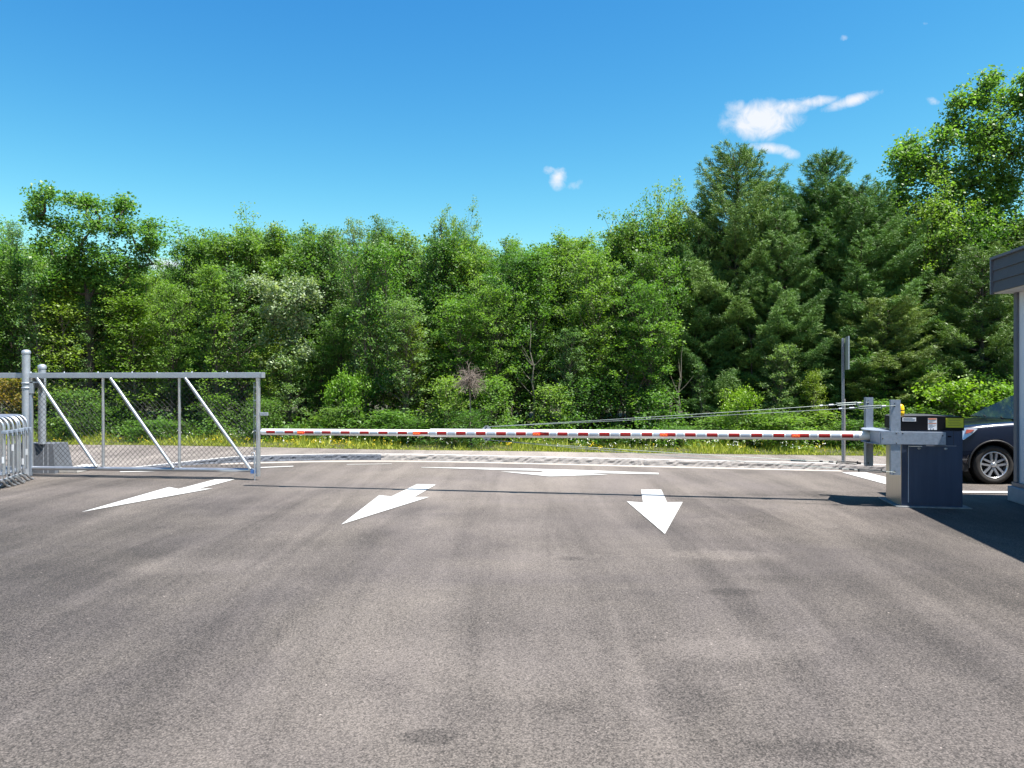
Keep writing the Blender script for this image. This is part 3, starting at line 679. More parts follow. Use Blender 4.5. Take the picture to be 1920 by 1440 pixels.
# headlights, grille, plate-free bumper, wipers
for sgn, y0 in ((1, 0), (-1, Wd)):
    def hp_(x, y, z): return (x, y0 + sgn * y, z)
    V2 = [hp_(-.72, .19, .74), hp_(-.60, .070, .69), hp_(-.47, .022, .70), hp_(-.36, .006, .78), hp_(-.26, .010, .875), hp_(-.40, .045, .890), hp_(-.56, .105, .868), hp_(-.70, .22, .835)]
    mb = MB(); mb.add(V2, [tuple(range(8))]); o = mb.build('headlight', HLG, car); so = o.modifiers.new('s', 'SOLIDIFY'); so.thickness = .03; so.offset = 0
    mb = MB(); mb.add([hp_(-.45, .006, .80), hp_(-.38, -.008, .82), hp_(-.32, -.008, .862), hp_(-.43, .02, .862)], [(0, 1, 2, 3)]); o2 = mb.build('indicator', AMB, o); so = o2.modifiers.new('s', 'SOLIDIFY'); so.thickness = .02; so.offset = 0
mb = MB(); mb.box((-OH - .005, .35, .52), (-OH + .05, Wd - .35, .70), bev=.015); mb.build('grille', BLKP, car)
mb = MB(); mb.tube([(.34, .40, 1.03), (.46, .75, 1.06)], .008, 6); mb.tube([(.34, .90, 1.03), (.46, 1.25, 1.06)], .008, 6); mb.build('wiper', BLKP, car)
def wheel(x, y, s):
    t = .305
    mb = MB(); mb.lathe([(.215, 0), (.222, -.012), (.262, -.018), (.292, -.008), (.303, .015), (t, .04), (t, .16), (.303, .19), (.28, .21), (.215, .2)], (0, 0, 0), 48, axis='y')
    ty = mb.build('wheel', TYRE, car); ty.location = (x, y, t); ty.scale = (1, s, 1)
    mb = MB()
    for a in np.linspace(0, 2 * math.pi, 60, endpoint=False):
        mb.box((-.004, .02, .301), (.004, .18, .3075), mat=Matrix.Rotation(a, 4, 'Y'))
    mb.build('tread', BLKP, ty)
    rm = MB(); rm.lathe([(.216, .0), (.212, -.012), (.200, -.012), (.192, .012), (.188, .10)], n=48, axis='y')
    rm.lathe([(0, -.004), (.030, -.006), (.042, .004), (.048, .03)], n=24, axis='y')
    for k in range(5):
        a = 2 * math.pi * k / 5 + .0
        for d in (-.085, .085):
            Mx = Matrix.Rotation(a, 4, 'Y')
            rm.add([Mx @ Vector(p) for p in ((d * .28 - .017, .004, .035), (d * .28 + .017, .004, .035), (d * .52 + .016, -.004, .196), (d * .52 - .016, -.004, .196), (d * .28 - .019, .04, .035), (d * .28 + .019, .04, .035), (d * .52 + .019, .035, .196), (d * .52 - .019, .035, .196))],
                   [(0, 1, 2, 3), (1, 5, 6, 2), (0, 3, 7, 4), (4, 7, 6, 5)])
    rm.build('rim', RIMM, ty)
    mb = MB()
    for k in range(5):
        a = 2 * math.pi * (k + .5) / 5; mb.lathe([(0, -.002), (.009, 0), (.009, .02)], (.034 * math.sin(a), .0, .034 * math.cos(a)), 8, axis='y')
    mb.lathe([(0, .075), (.19, .075)], n=30, axis='y'); mb.build('brake_disc', BLKP, ty)
wheel(0, .035, 1); wheel(WB, .035, 1); wheel(0, Wd - .035, -1); wheel(WB, Wd - .035, -1)
# ---------------------------------------------------------------- vegetation
def leaf_mat(name, c1, c2, rough=.5, tr=.35, spec=.32, vary=.3):
    M = bpy.data.materials.new(name); M.use_nodes = True; t = M.node_tree; b = t.nodes['Principled BSDF']; N = t.nodes.new; L = t.links.new
    at = N('ShaderNodeAttribute'); at.attribute_name = 'rnd'
    cr = N('ShaderNodeValToRGB'); e = cr.color_ramp.elements
    e[0].color = (*c1, 1); e[1].color = (*c2, 1); e[0].position = .05; e[1].position = .95; L(at.outputs['Fac'], cr.inputs[0])
    oi = N('ShaderNodeObjectInfo'); hs = N('ShaderNodeHueSaturation')
    L(vmath(t, 'ADD', vmath(t, 'MULTIPLY', oi.outputs['Random'], -.035), .515), hs.inputs['Hue'])
    L(vmath(t, 'ADD', vmath(t, 'MULTIPLY', oi.outputs['Random'], vary), 1 - vary * .5), hs.inputs['Value'])
    hs.inputs['Saturation'].default_value = 1.0
    L(cr.outputs[0], hs.inputs['Color']); L(hs.outputs[0], b.inputs['Base Color'])
    b.inputs['Roughness'].default_value = rough; b.inputs['Specular IOR Level'].default_value = spec
    tl = N('ShaderNodeBsdfTranslucent'); g = N('ShaderNodeMixRGB'); g.blend_type = 'MULTIPLY'; g.inputs[0].default_value = 1; g.inputs[2].default_value = (1.5, 1.7, .55, 1)
    L(hs.outputs[0], g.inputs[1]); L(g.outputs[0], tl.inputs['Color'])
    mx = N('ShaderNodeMixShader'); mx.inputs[0].default_value = tr; L(b.outputs[0], mx.inputs[1]); L(tl.outputs[0], mx.inputs[2])
    L(mx.outputs[0], t.nodes['Material Output'].inputs['Surface']); return M
LM_MID = leaf_mat('leaf_green', (.055, .135, .026), (.195, .325, .066), .5, .42)
LM_DARK = leaf_mat('leaf_dark', (.040, .105, .026), (.135, .25, .055), .5, .4)
LM_SILV = leaf_mat('leaf_aspen', (.075, .155, .050), (.20, .31, .115), .45)
LM_YEL = leaf_mat('leaf_yellowgreen', (.075, .14, .02), (.18, .27, .04))
LM_BRT = leaf_mat('leaf_bright', (.08, .17, .018), (.20, .34, .04), .45, .4)
LM_WHITE = leaf_mat('leaf_whitish', (.07, .14, .045), (.42, .48, .32), .5, .3)
LM_POP = leaf_mat('leaf_poplar', (.07, .15, .030), (.20, .33, .08), .42, .42)
LM_PINE = leaf_mat('needle_pine', (.026, .082, .020), (.135, .255, .062), .55, .15, .3, .2)
LM_PINEY = leaf_mat('needle_pine_light', (.045, .10, .022), (.16, .25, .055), .5, .15, .4, .2)
BARK = mat('bark_grey', (.13, .11, .09), .9, 0, .35, 7, .6, 30)
BARKD = mat('bark_dark', (.06, .05, .042), .9, 0, .35, 7, .6, 30)
TWIG = mat('dead_twig', (.21, .17, .145), .9, 0, .2, 9)

def leaf_mesh(name, P_, Nn, ln, wd, rnd, m_, T=None):
    """one folded-free quad per leaf; P_ centres, Nn normals, ln/wd half sizes"""
    n = len(P_); rs = np.random.RandomState(n)
    Nn = Nn / np.linalg.norm(Nn, axis=1, keepdims=True)
    if T is None: T = rs.normal(size=(n, 3))
    T = T - Nn * np.sum(T * Nn, axis=1, keepdims=True); T /= np.linalg.norm(T, axis=1, keepdims=True) + 1e-9
    B = np.cross(Nn, T); ln = np.asarray(ln).reshape(-1, 1); wd = np.asarray(wd).reshape(-1, 1)
    V = np.empty((n, 4, 3)); V[:, 0] = P_ - T * ln; V[:, 1] = P_ + B * wd - T * ln * .15; V[:, 2] = P_ + T * ln; V[:, 3] = P_ - B * wd - T * ln * .15
    me = bpy.data.meshes.new(name); me.vertices.add(4 * n); me.loops.add(4 * n); me.polygons.add(n)
    me.vertices.foreach_set('co', V.reshape(-1).astype(np.float32)); me.loops.foreach_set('vertex_index', np.arange(4 * n, dtype=np.int32))
    me.polygons.foreach_set('loop_start', np.arange(0, 4 * n, 4, dtype=np.int32)); me.polygons.foreach_set('loop_total', np.full(n, 4, dtype=np.int32))
    a = me.attributes.new('rnd', 'FLOAT', 'POINT'); a.data.foreach_set('value', np.repeat(np.clip(rnd, 0, 1), 4).astype(np.float32))
    me.materials.append(m_); me.update(); me.validate(); return me
def scatter(rs, C, per, sig, flat, size, name, m_, up=.55, spread=1.0):
    """leaves scattered round cluster centres"""
    C = np.asarray(C); k = len(C); n = k * per
    cc = np.repeat(C, per, axis=0); off = rs.normal(size=(n, 3)) * sig; off[:, 2] *= flat
    Pn = cc + off
    Nn = rs.normal(size=(n, 3)); Nn[:, 2] = np.abs(Nn[:, 2]) * .9 + up
    s = size * np.exp(rs.normal(size=n) * .22)
    crn = np.repeat(rs.rand(k), per)
    return leaf_mesh(name, Pn, Nn, s, s * .62, .5 * crn + .5 * rs.rand(n), m_)
def obj(name, me, parent):
    o = bpy.data.objects.new(name, me); COL.objects.link(o); o.parent = parent; return o
def decid(seed, H, R, base, nbr, per, leaf, lm, bark=BARK, prof='egg', up=.9, sig=.115, gap=.0, multi=1):
    rs = np.random.RandomState(seed); t = thing('leafy_tree', 'x', 'tree'); tr = MB(); C = []
    for s_ in range(multi):
        lean = rs.normal(size=2) * (.02 if multi == 1 else .13); pts = []; w = np.zeros(2)
        for i in range(9):
            f = i / 8; w = w + rs.normal(size=2) * H * .008; pts.append(Vector((lean[0] * H * f + w[0], lean[1] * H * f + w[1], f * H * .98)))
        r0 = H * .0095 / (1 if multi == 1 else 1.4)
        tr.tube(pts, [r0 * (1 - .88 * i / 8) + .004 for i in range(9)], 7)
        nb = nbr // multi
        for i in range(nb):
            f = base + (1 - base) * ((i + rs.rand()) / nb) ** .95 * .985; g = (f - base) / (1 - base)
            pr = {'egg': math.sin(math.pi * min(1, g * .80 + .16)) ** .75, 'cone': (1 - g) ** .8 + .1, 'col': .75 * (1 - g ** 3) + .22, 'top': (.35 + g) * (1 - g ** 4) + .12}[prof]
            az_ = i * 2.399 + rs.rand() * .9; rr = R * pr * rs.uniform(.6, 1.15); j = f * 8; k = min(int(j), 7); p0 = pts[k].lerp(pts[k + 1], j - k)
            el = up * rs.uniform(.6, 1.25) * (.5 + .8 * g); d = Vector((math.cos(az_), math.sin(az_), 0)); bp_ = [p0]
            for q in range(1, 5): bp_.append(p0 + d * rr * q / 4 + Vector((rs.normal() * .05, rs.normal() * .05, rr * el * (q / 4) ** 1.25)))
            tr.tube(bp_, [max(.005, r0 * .42 * (1 - .8 * q / 4) * (1.1 - g)) for q in range(5)], 5)
            if rs.rand() < gap: continue
            nsub = max(2, int(rr / .26))
            for q in range(nsub):
                a = rs.uniform(.35, 1); jj = a * 4; kk = min(int(jj), 3); b0 = bp_[kk].lerp(bp_[kk + 1], jj - kk)
                dd = Vector((rs.normal(), rs.normal(), rs.normal() * .5 + .35)).normalized() * rs.uniform(.12, .42) * (.6 + R * .22)
                if q % 2 == 0: tr.tube([b0, b0 + dd], [.006, .003], 4, cap=False)
                C.append(b0 + dd * .6); C.append(b0 + dd)
            C.append(bp_[-1]); C.append(bp_[-1] + d * .08)
        C.append(pts[-1]); C.append(pts[-1] + Vector((0, 0, .1))); C.append(pts[-2])
    cr = scatter(rs, [tuple(c) for c in C], per, sig, .75, leaf, 'crown', lm)
    tr.build('trunk', bark, t, fix=False); obj('crown', cr, t); t['H'] = H; return t
def lobed(name, label, x, Y, lobes, lm, leaf=.05, per=34, bark=BARKD, r0=.12, dens=95, seed=3, cat='tree', base=(0, 0), fork=.45, group=None, ysq=.9, light=.5):
    """a tree whose crown is a set of leafy lobes carried by limbs; lobes are (px, py, r_px)"""
    rs = np.random.RandomState(seed); t = thing(name, label, cat, (x, Y, 0), group=group); tr = MB(); C = []
    CC = []; lobes = sorted(lobes, key=lambda l: -l[1]); top = max(P(a, b, Y).z for a, b, r in lobes); fk = Vector((0, 0, top * fork)); bend = Vector((.06, .03, top * fork * .5))
    tr.tube([Vector((0, 0, 0)), bend, fk], [r0, r0 * .85, r0 * .7], 10)
    for i, (a, b, r) in enumerate(lobes):
        c = P(a, b, Y) - Vector((x, Y, 0)); rr = r * Y / F; c.y += rs.uniform(-1, 1) * .55 * ysq; 
        pv = [q_ for q_ in CC if q_.z < c.z - .1 and (q_ - c).length < (fk - c).length * .75]; st_ = min(pv, key=lambda q_: (q_ - c).length) if pv else fk * rs.uniform(.9, 1.0); CC.append(c); mid = st_.lerp(c, .5) + Vector((rs.normal() * .12, rs.normal() * .12, -.12)); 
        tr.tube([st_, st_.lerp(mid, .5) + Vector((0, 0, -.03)), mid, mid.lerp(c, .6) + Vector((rs.normal() * .05, 0, 0)), c], [r0 * .42, r0 * .34, r0 * .26, r0 * .17, r0 * .08], 7)
        k = int(dens * rr ** 2 / .6) + 8; tw_ = []
        for q in range(k):
            d = Vector(rs.normal(size=3)); d.normalize(); d.z *= .8
            pt = c + d * rr * (rs.rand() ** .45) * rs.uniform(.75, 1.12)
            C.append(pt)
            if q % 4 == 0: tr.tube([c.lerp(pt, .15), c.lerp(pt, .6) + Vector((0, 0, -.03)), pt], [.016, .009, .004], 4, cap=False)
    cr = scatter(rs, [tuple(c) for c in C], per, .105, .8, leaf, 'crown', lm)
    tr.build('trunk', bark, t, fix=False); obj('crown', cr, t); return t
def pine(seed, H, R, lm, base=.12, nw=26, blunt=.6):
    """a white pine: whorls of boughs that sweep out and up, each ending in plumes of needles"""
    rs = np.random.RandomState(seed); t = thing('pine_tree', 'x', 'tree'); tr = MB(); TP = []; TD = []; TB = []
    pts = [Vector((rs.normal() * .03 * i / 4, rs.normal() * .03 * i / 4, H * i / 8)) for i in range(9)]
    tr.tube(pts, [H * .013 * (1 - .9 * i / 8) + .008 for i in range(9)], 9)
    for w in range(nw):
        f = base + (1 - base) * (w / nw) ** .90; z = H * f; g = (f - base) / (1 - base)
        rw = R * ((1 - g) ** blunt) * (.82 + .22 * math.sin(w * 2.3 + seed)) + .14
        nq = 7 if g < .85 else 6
        for q in range(nq):
            az_ = w * 1.1 + q * 2 * math.pi / nq + rs.uniform(-.3, .3); ll = rw * rs.uniform(.62, 1.15)
            d = Vector((math.cos(az_), math.sin(az_), 0)); sd = Vector((-d.y, d.x, 0)); zz = z + rs.uniform(-.06, .06)
            rise = (.02 + .9 * g ** 1.3) * ll; p0 = Vector((0, 0, zz)); br = rs.rand()
            def bp(a): return p0 + d * ll * a + Vector((0, 0, rise * a - .30 * ll * a * (1 - a) + .16 * ll * a ** 3))
            tr.tube([bp(a) for a in (0, .25, .5, .75, 1)], [.022 * (1.1 - g), .016, .011, .007, .004], 5, cap=False)
            ns = max(5, int(ll / .085))
            for s_ in range(ns):
                a = .34 + .66 * (s_ + rs.rand() * .6) / ns; b = bp(min(a, 1)); side = 1 if s_ % 2 else -1
                tw = (1 - a) * ll * .38 + .20
                dd = (d * .9 + sd * side * .75 + Vector((0, 0, .30 + rs.normal() * .15))).normalized()
                for k in range(max(2, int(tw / .085))):
                    pt = b + dd * tw * (k + .6) / max(2, int(tw / .085)); TP.append(pt); TD.append(dd + Vector((0, 0, .45))); TB.append(br)
            for k in range(4): TP.append(bp(.86 + .05 * k)); TD.append(d + Vector((0, 0, .6))); TB.append(br)
    for k in range(10): TP.append(Vector((0, 0, H * (.93 + .008 * k)))); TD.append(Vector((rs.normal() * .5, rs.normal() * .5, 1))); TB.append(.5)
    TP = np.array([tuple(p) for p in TP]); TD = np.array([tuple(p) for p in TD]); TD /= np.linalg.norm(TD, axis=1, keepdims=True); TB = np.array(TB)
    per = 14; n = len(TP) * per; pp = np.repeat(TP, per, 0) + rs.normal(size=(n, 3)) * .028; dd = np.repeat(TD, per, 0) * .95 + rs.normal(size=(n, 3)) * .48
    dd /= np.linalg.norm(dd, axis=1, keepdims=True); nn = rs.normal(size=(n, 3)); nn[:, 2] += .5
    cr = leaf_mesh('crown', pp + dd * .05, nn, .062 * np.exp(rs.normal(size=n) * .15), np.full(n, .0085), .5 * np.repeat(TB, per) + .5 * rs.rand(n), lm, T=dd)
    tr.build('trunk', BARKD, t, fix=False); obj('crown', cr, t); t['H'] = H; return t
used = set()
def place(proto, x, Y, H, label, cat='tree', group=None, name=None, sxy=None, rot=None):
    k = proto.name; t = proto if k not in used else copy_tree(proto)
    used.add(k); s = H / proto['H']; w = s if sxy is None else sxy
    t.location = (x, Y, -.02); t.scale = (w, w, s); t.rotation_euler = (0, 0, rv.rand() * 6.28 if rot is None else rot)
    t['label'] = label; t['category'] = cat
    if group: t['group'] = group
    elif 'group' in t: del t['group']
    if name: t.name = name
    return t
rv = np.random.RandomState(77)
def edgeY(px):
    k = (px - 960) / F; lo, hi = 5.0, 60.0
    for _ in range(40):
        md = (lo + hi) / 2
        if md < interp(EDGE, k * md): lo = md
        else: hi = md
    return lo
# silhouette of the wood in the photograph: column, row of the tree tops
SIL = [(-400, 430), (-150, 440), (0, 460), (40, 478), (100, 500), (190, 500), (300, 505), (330, 492), (345, 470), (392, 456), (450, 452), (520, 450), (550, 446), (590, 452), (640, 452), (700, 452), (760, 462), (820, 460), (870, 462), (920, 478),
       (960, 484), (1000, 462), (1060, 452), (1105, 474), (1140, 476), (1190, 434), (1235, 440), (1280, 420), (1340, 410), (1500, 400), (1650, 395), (1720, 390), (1760, 420), (1900, 420), (2100, 400), (2500, 380)]
def sil(px): return float(np.interp(px, [a for a, b in SIL], [b for a, b in SIL]))
where = [(-400, 'the far end of the gate tail'), (-200, 'the hidden part of the gate tail'), (-60, 'the left picture edge'), (30, 'the thick gate post'), (79, 'the shorter gate post'), (130, 'the first gate brace'), (193, 'the first gate upright'),
    (265, 'the middle gate brace'), (335, 'the second gate upright'), (410, 'the last gate brace'), (484, 'the end post of the gate'), (560, 'the first arm light'), (625, 'the fourth red strip of the arm'), (690, 'the sixth red strip of the arm'),
    (755, 'the eighth red strip of the arm'), (800, 'the second arm light'), (845, 'the step in the arm'), (912, 'the cable anchor'), (960, 'the red strips past the cable anchor'), (1010, 'the third arm light'), (1070, 'the tip of the far arrow'), (1130, 'the middle of the cables'),
    (1190, 'the shaft of the nearest arrow'), (1245, 'the fourth arm light'), (1310, 'the shadow side of the tallest pine'), (1375, 'the tallest pine'), (1440, 'the gap between the tall pines'), (1495, 'the last arm light'), (1550, 'the second tallest pine'), (1585, 'the sign post'),
    (1650, 'the rear mast of the barrier'), (1695, 'the yellow beacon'), (1760, 'the yellow label'), (1830, 'the car bonnet'), (1900, 'the building corner'), (2000, 'the near building wall'), (2150, 'the building roof'), (2400, 'the hidden side of the building')]
usedlab = {}
def wh(px, kind):
    w_ = sorted(where, key=lambda a: abs(a[0] - px)); a, b = w_[0]; d = px - a
    base = 'just left of' if d < -10 else 'just right of' if d > 10 else 'straight behind'
    for l in (kind + ' ' + base + ' ' + b, kind + ' ' + ('further left of ' if d < 0 else 'further right of ') + b, 'paler ' + kind + ' ' + base + ' ' + b):
        if l not in usedlab: usedlab[l] = 1; return l
    a, b = w_[1]; return kind + ' between ' + w_[0][1] + ' and ' + b
# prototypes
pA = decid(11, 6.4, 1.08, .24, 104, 17, .036, LM_MID, BARK, 'egg', 1.35, .10)
pB = decid(12, 6.8, .90, .26, 90, 15, .034, LM_SILV, BARK, 'col', 1.9, .09, .08)
pC = decid(13, 6.0, 1.12, .20, 104, 18, .036, LM_DARK, BARKD, 'egg', 1.25, .10)
pD = decid(14, 4.8, 1.0, .16, 88, 17, .036, LM_MID, BARK, 'col', 1.3, .10, multi=3)
pE = decid(15, 4.4, .80, .10, 76, 17, .032, LM_YEL, BARK, 'cone', 1.4, .10)
pF = decid(16, 6.8, 1.10, .28, 92, 17, .036, LM_MID, BARKD, 'top', 1.9, .10, .08)
pS = decid(18, 6.4, .70, .12, 80, 16, .033, LM_MID, BARKD, 'cone', 2.0, .09)
pT = decid(19, 6.2, .68, .15, 70, 12, .033, LM_SILV, BARK, 'cone', 2.2, .09)
pG = decid(17, 5.0, .92, .20, 84, 16, .034, LM_SILV, BARK, 'col', 1.4, .10)
pR = decid(20, 6.2, 1.15, .08, 90, 26, .040, LM_DARK, BARKD, 'egg', 1.1, .14)
S1 = decid(21, 2.2, .75, .03, 46, 12, .036, LM_MID, BARK, 'col', 1.1, .12, multi=3); S1.name = 'shrub'
S2 = decid(22, 1.5, .8, .05, 34, 20, .038, LM_BRT, BARK, 'egg', .7, .12, multi=3); S2.name = 'shrub.001'
S3 = decid(23, 2.4, .75, .03, 46, 13, .031, LM_DARK, BARKD, 'col', 1.2, .12, multi=3); S3.name = 'shrub.002'
for s_ in (S1, S2, S3): s_['category'] = 'shrub'
Q1 = pine(31, 8.6, 2.5, LM_PINE); Q2 = pine(32, 8.4, 2.3, LM_PINE, base=.10, nw=25, blunt=.7); Q3 = pine(33, 6.5, 2.1, LM_PINEY, base=.06, nw=19)
# deep rows of the wood, mostly hidden
rear = 'leafy tree deep in the wood, mostly hidden by those in front'
k = 0
for dy, drop, step in ((15.5, 34, 105), (11.5, 30, 88), (8.2, 30, 80)):
    for px in np.arange(-380, 2350, step):
        px = px + rv.uniform(-25, 25); Y = edgeY(px) + dy + rv.uniform(-1, 1); top = sil(px) + drop + rv.uniform(-8, 26)
        H = EYE + (YH - top) * Y / F; pr = [pR, pC, pR, pF, pR][k % 5] if dy < 15 else pR; k += 1
        place(pr, (px - 960) / F * Y, Y, H, rear, group='trees deep in the wood', name='leafy_tree', sxy=rv.uniform(1.35, 1.65) * (1 if dy < 12 else 1.15))
# the row whose tops make the skyline
kinds = {id(pA): 'mid-green full tree', id(pB): 'slender pale-leaved tree', id(pC): 'dark green tree', id(pF): 'tall upright-boughed tree', id(pG): 'pale grey-green bushy tree', id(pD): 'short many-stemmed tree', id(pE): 'small yellow-green pointed tree', id(pS): 'narrow pointed green tree', id(pT): 'narrow pointed pale tree'}
row2 = []
kd_ = 'ACFABCAFBACF'
for i_, px in enumerate(np.arange(-340, 2320, 41)):
    if 1330 < px < 1650: continue
    kd = 'B' if 575 < px < 735 else kd_[i_ % 12]
    row2.append((px + rv.uniform(-9, 9), kd))
PR = dict(A=pA, B=pB, C=pC, F=pF, D=pD, E=pE, G=pG, S=pS, T=pT)
for px, kd in row2:
    Y = edgeY(px) + 5.2 + rv.uniform(-1.0, 1.0); H = EYE + (YH - sil(px) + rv.uniform(-26, 2)) * Y / F; pr = PR[kd]
    place(pr, (px - 960) / F * Y, Y, H, wh(px, kinds[id(pr)]), name='leafy_tree', sxy=rv.uniform(.68, .95))
# single spires that stand out of the skyline
for px, top, pr, lab, w in ((798, 396, pT, 'thin pale spire of leaves, highest point of the middle skyline', 1.0), (826, 420, pT, 'second thin leafy spire right beside the highest middle one', .9), (343, 448, pS, 'small pointed dark top standing alone in the skyline right of the big poplar', 1.1),
        (545, 430, pS, 'narrow dark pointed tree top left of the pale aspens', .9), (600, 434, pT, 'first of the airy pale aspens in the skyline', 1.1), (655, 430, pB, 'airy pale aspen left of the widest gap of the skyline', .55), (705, 425, pB, 'tallest of the airy pale aspens', .6), (960, 454, pT, 'lone thin leafy spire left of the round middle crown', .7),
        (860, 440, pF, 'leaning airy top right of the highest middle spire', .5), (20, 436, pB, 'sparse wispy tree at the left edge', .6), (1270, 405, pF, 'leafy top just left of the tallest pine', .7), (1190, 425, pC, 'round dark crown between the middle crown and the pines', .9)):
    Y = edgeY(px) + 4.6; H = EYE + (YH - top) * Y / F
    place(pr, (px - 960) / F * Y, Y, H, lab, name='slender_tree', sxy=w)
for i_, px in enumerate((368, 415, 462, 512, 570, 622, 680, 735, 775, 880, 925, 985, 1120, 1150, 1215, 1250, 1305, 1340)):
    Y = edgeY(px) + 5 + rv.uniform(-.5, 1.5); H = EYE + (YH - (sil(px) + rv.uniform(-30, 0))) * Y / F; pr = [pT, pS, pS, pT, pS][i_ % 5]
    place(pr, (px - 960) / F * Y, Y, H, wh(px, 'narrow spire-topped ' + ['pale', 'dark', 'green', 'light', 'mid-green'][i_ % 5] + ' tree'), name='slender_tree', sxy=rv.uniform(.8, 1.15))
# a middle row and a low row
row1 = ['A', 'F', 'C', 'S', 'B', 'A', 'G', 'F', 'C', 'T', 'D', 'B', 'E']
j = 0
for px in list(np.arange(-350, 1290, 47)) + [1330, 1390, 1450, 1520, 1585, 1650, 1730, 1790, 1900, 2000, 2100, 2250]:
    px = px + rv.uniform(-14, 14); Y = edgeY(px) + 2.9 + rv.uniform(-.8, 1.0); pr = PR[row1[j % 13]]; j += 1
    top = sil(px) + 12 + 175 * rv.rand() ** 1.25 if px < 1290 else rv.uniform(650, 705); top = rv.uniform(610, 660) if 455 < px < 612 else top; H = EYE + (YH - top) * Y / F
    place(pr, (px - 960) / F * Y, Y, H, wh(px, 'front ' + kinds[id(pr)]), name='leafy_tree', sxy=rv.uniform(.72, .95) * (H / 4.6) ** .5)
sk = {id(S1): 'green leafy shrub', id(S2): 'bright yellow-green shrub', id(S3): 'small-leaved dark shrub'}
j = 0
for px in np.arange(-330, 2300, 62):
    px = px + rv.uniform(-12, 12); Y = edgeY(px) + 1.6 + rv.uniform(-.5, .9)
    pr = [S1, S3, S1, S3, S3, S1, S3, S1, S3, S2][j % 10]; j += 1
    if px > 1740: pr = S2 if j % 2 else S1
    elif pr is S2: pr = S1
    H = .45 + 1.2 * rv.rand() ** 1.6 if px < 1250 else rv.uniform(.5, 1.1)
    if px > 1740: H = rv.uniform(1.3, 1.75)
    place(pr, (px - 960) / F * Y, Y, H, wh(px, sk[id(pr)]), 'shrub', name='shrub', sxy=rv.uniform(.7, 1.15))
def at(px, py_top, dy, pr, lab, w, name, cat='tree', rot=None):
    Y = edgeY(px) + dy; H = EYE + (YH - py_top) * Y / F
    return place(pr, (px - 960) / F * Y, Y, H, lab, cat, name=name, sxy=w, rot=rot)
at(884, 775, .6, S3, 'low dark shrub right in front of the dead twiggy bush', .8, 'shrub', 'shrub')
at(762, 612, 2.6, pE, 'yellow-green feathery young tree left of the dead twiggy bush', .95, 'young_tree')
at(515, 618, 2.4, pE, 'tall narrow yellow-green young tree right behind the end post of the gate', .8, 'young_tree')
at(655, 718, 2.2, S2, 'brightest yellow-green sapling below the pale aspens', .72, 'sapling')
at(1385, 745, 1.5, S2, 'bright green low maple shrub under the tallest pine', .55, 'sapling')
at(1150, 615, 2.7, pD, 'light green bushy tree right of the middle crown', .9, 'young_tree')
at(1085, 580, 2.9, pE, 'bright small tree in front below the round middle crown', .9, 'young_tree')
at(250, 560, 2.8, pE, 'yellowish tree with drooping boughs below the big poplar', 1.3, 'young_tree')
at(120, 520, 3.0, pE, 'yellow-green tree left below the big poplar trunk', 1.3, 'young_tree')
# pines
at(1380, 287, 4.6, Q1, 'tallest dark pine with a blunt top, left of the pair', 1.02, 'pine_tree', rot=.4)
at(1548, 292, 4.9, Q2, 'dark pine with a thin pointed top, right of the tallest one', 1.04, 'pine_tree', rot=2.0)
at(1462, 400, 3.9, Q2, 'dark pine standing between and in front of the two tallest pines', .85, 'pine_tree', rot=4.1)
at(1612, 352, 4.3, Q1, 'dark pine reaching furthest right, behind the sign post', 1.05, 'pine_tree', rot=1.2)
at(1300, 462, 4.2, Q1, 'lower pine at the left foot of the tallest pine', .72, 'pine_tree', rot=5.0)
at(1445, 348, 5.4, Q2, 'dark pine filling the skyline between the two tallest pines', 1.1, 'pine_tree', rot=.7)
at(1502, 366, 5.9, Q1, 'dark pine behind the left flank of the thin-topped pine', 1.0, 'pine_tree', rot=3.3)
at(1575, 372, 5.6, Q1, 'dark pine behind the right flank of the thin-topped pine', 1.0, 'pine_tree', rot=5.6)
at(1655, 385, 5.0, Q2, 'rightmost of the dark pines, beside the huge poplar', 1.0, 'pine_tree', rot=2.6)
at(1660, 560, 2.9, Q3, 'low spreading light pine right of the sign post', 1.0, 'pine_tree', rot=.9)
at(1840, 470, 3.2, Q3, 'light yellow-green pine beside the corner of the building', 1.05, 'pine_tree', rot=3.0)
at(1960, 420, 4.0, Q3, 'light green pine behind the building', 1.2, 'pine_tree', rot=4.0)
at(878, 452, 7.5, Q2, 'distant pine tip poking out right of the highest middle spire', .6, 'pine_tree')
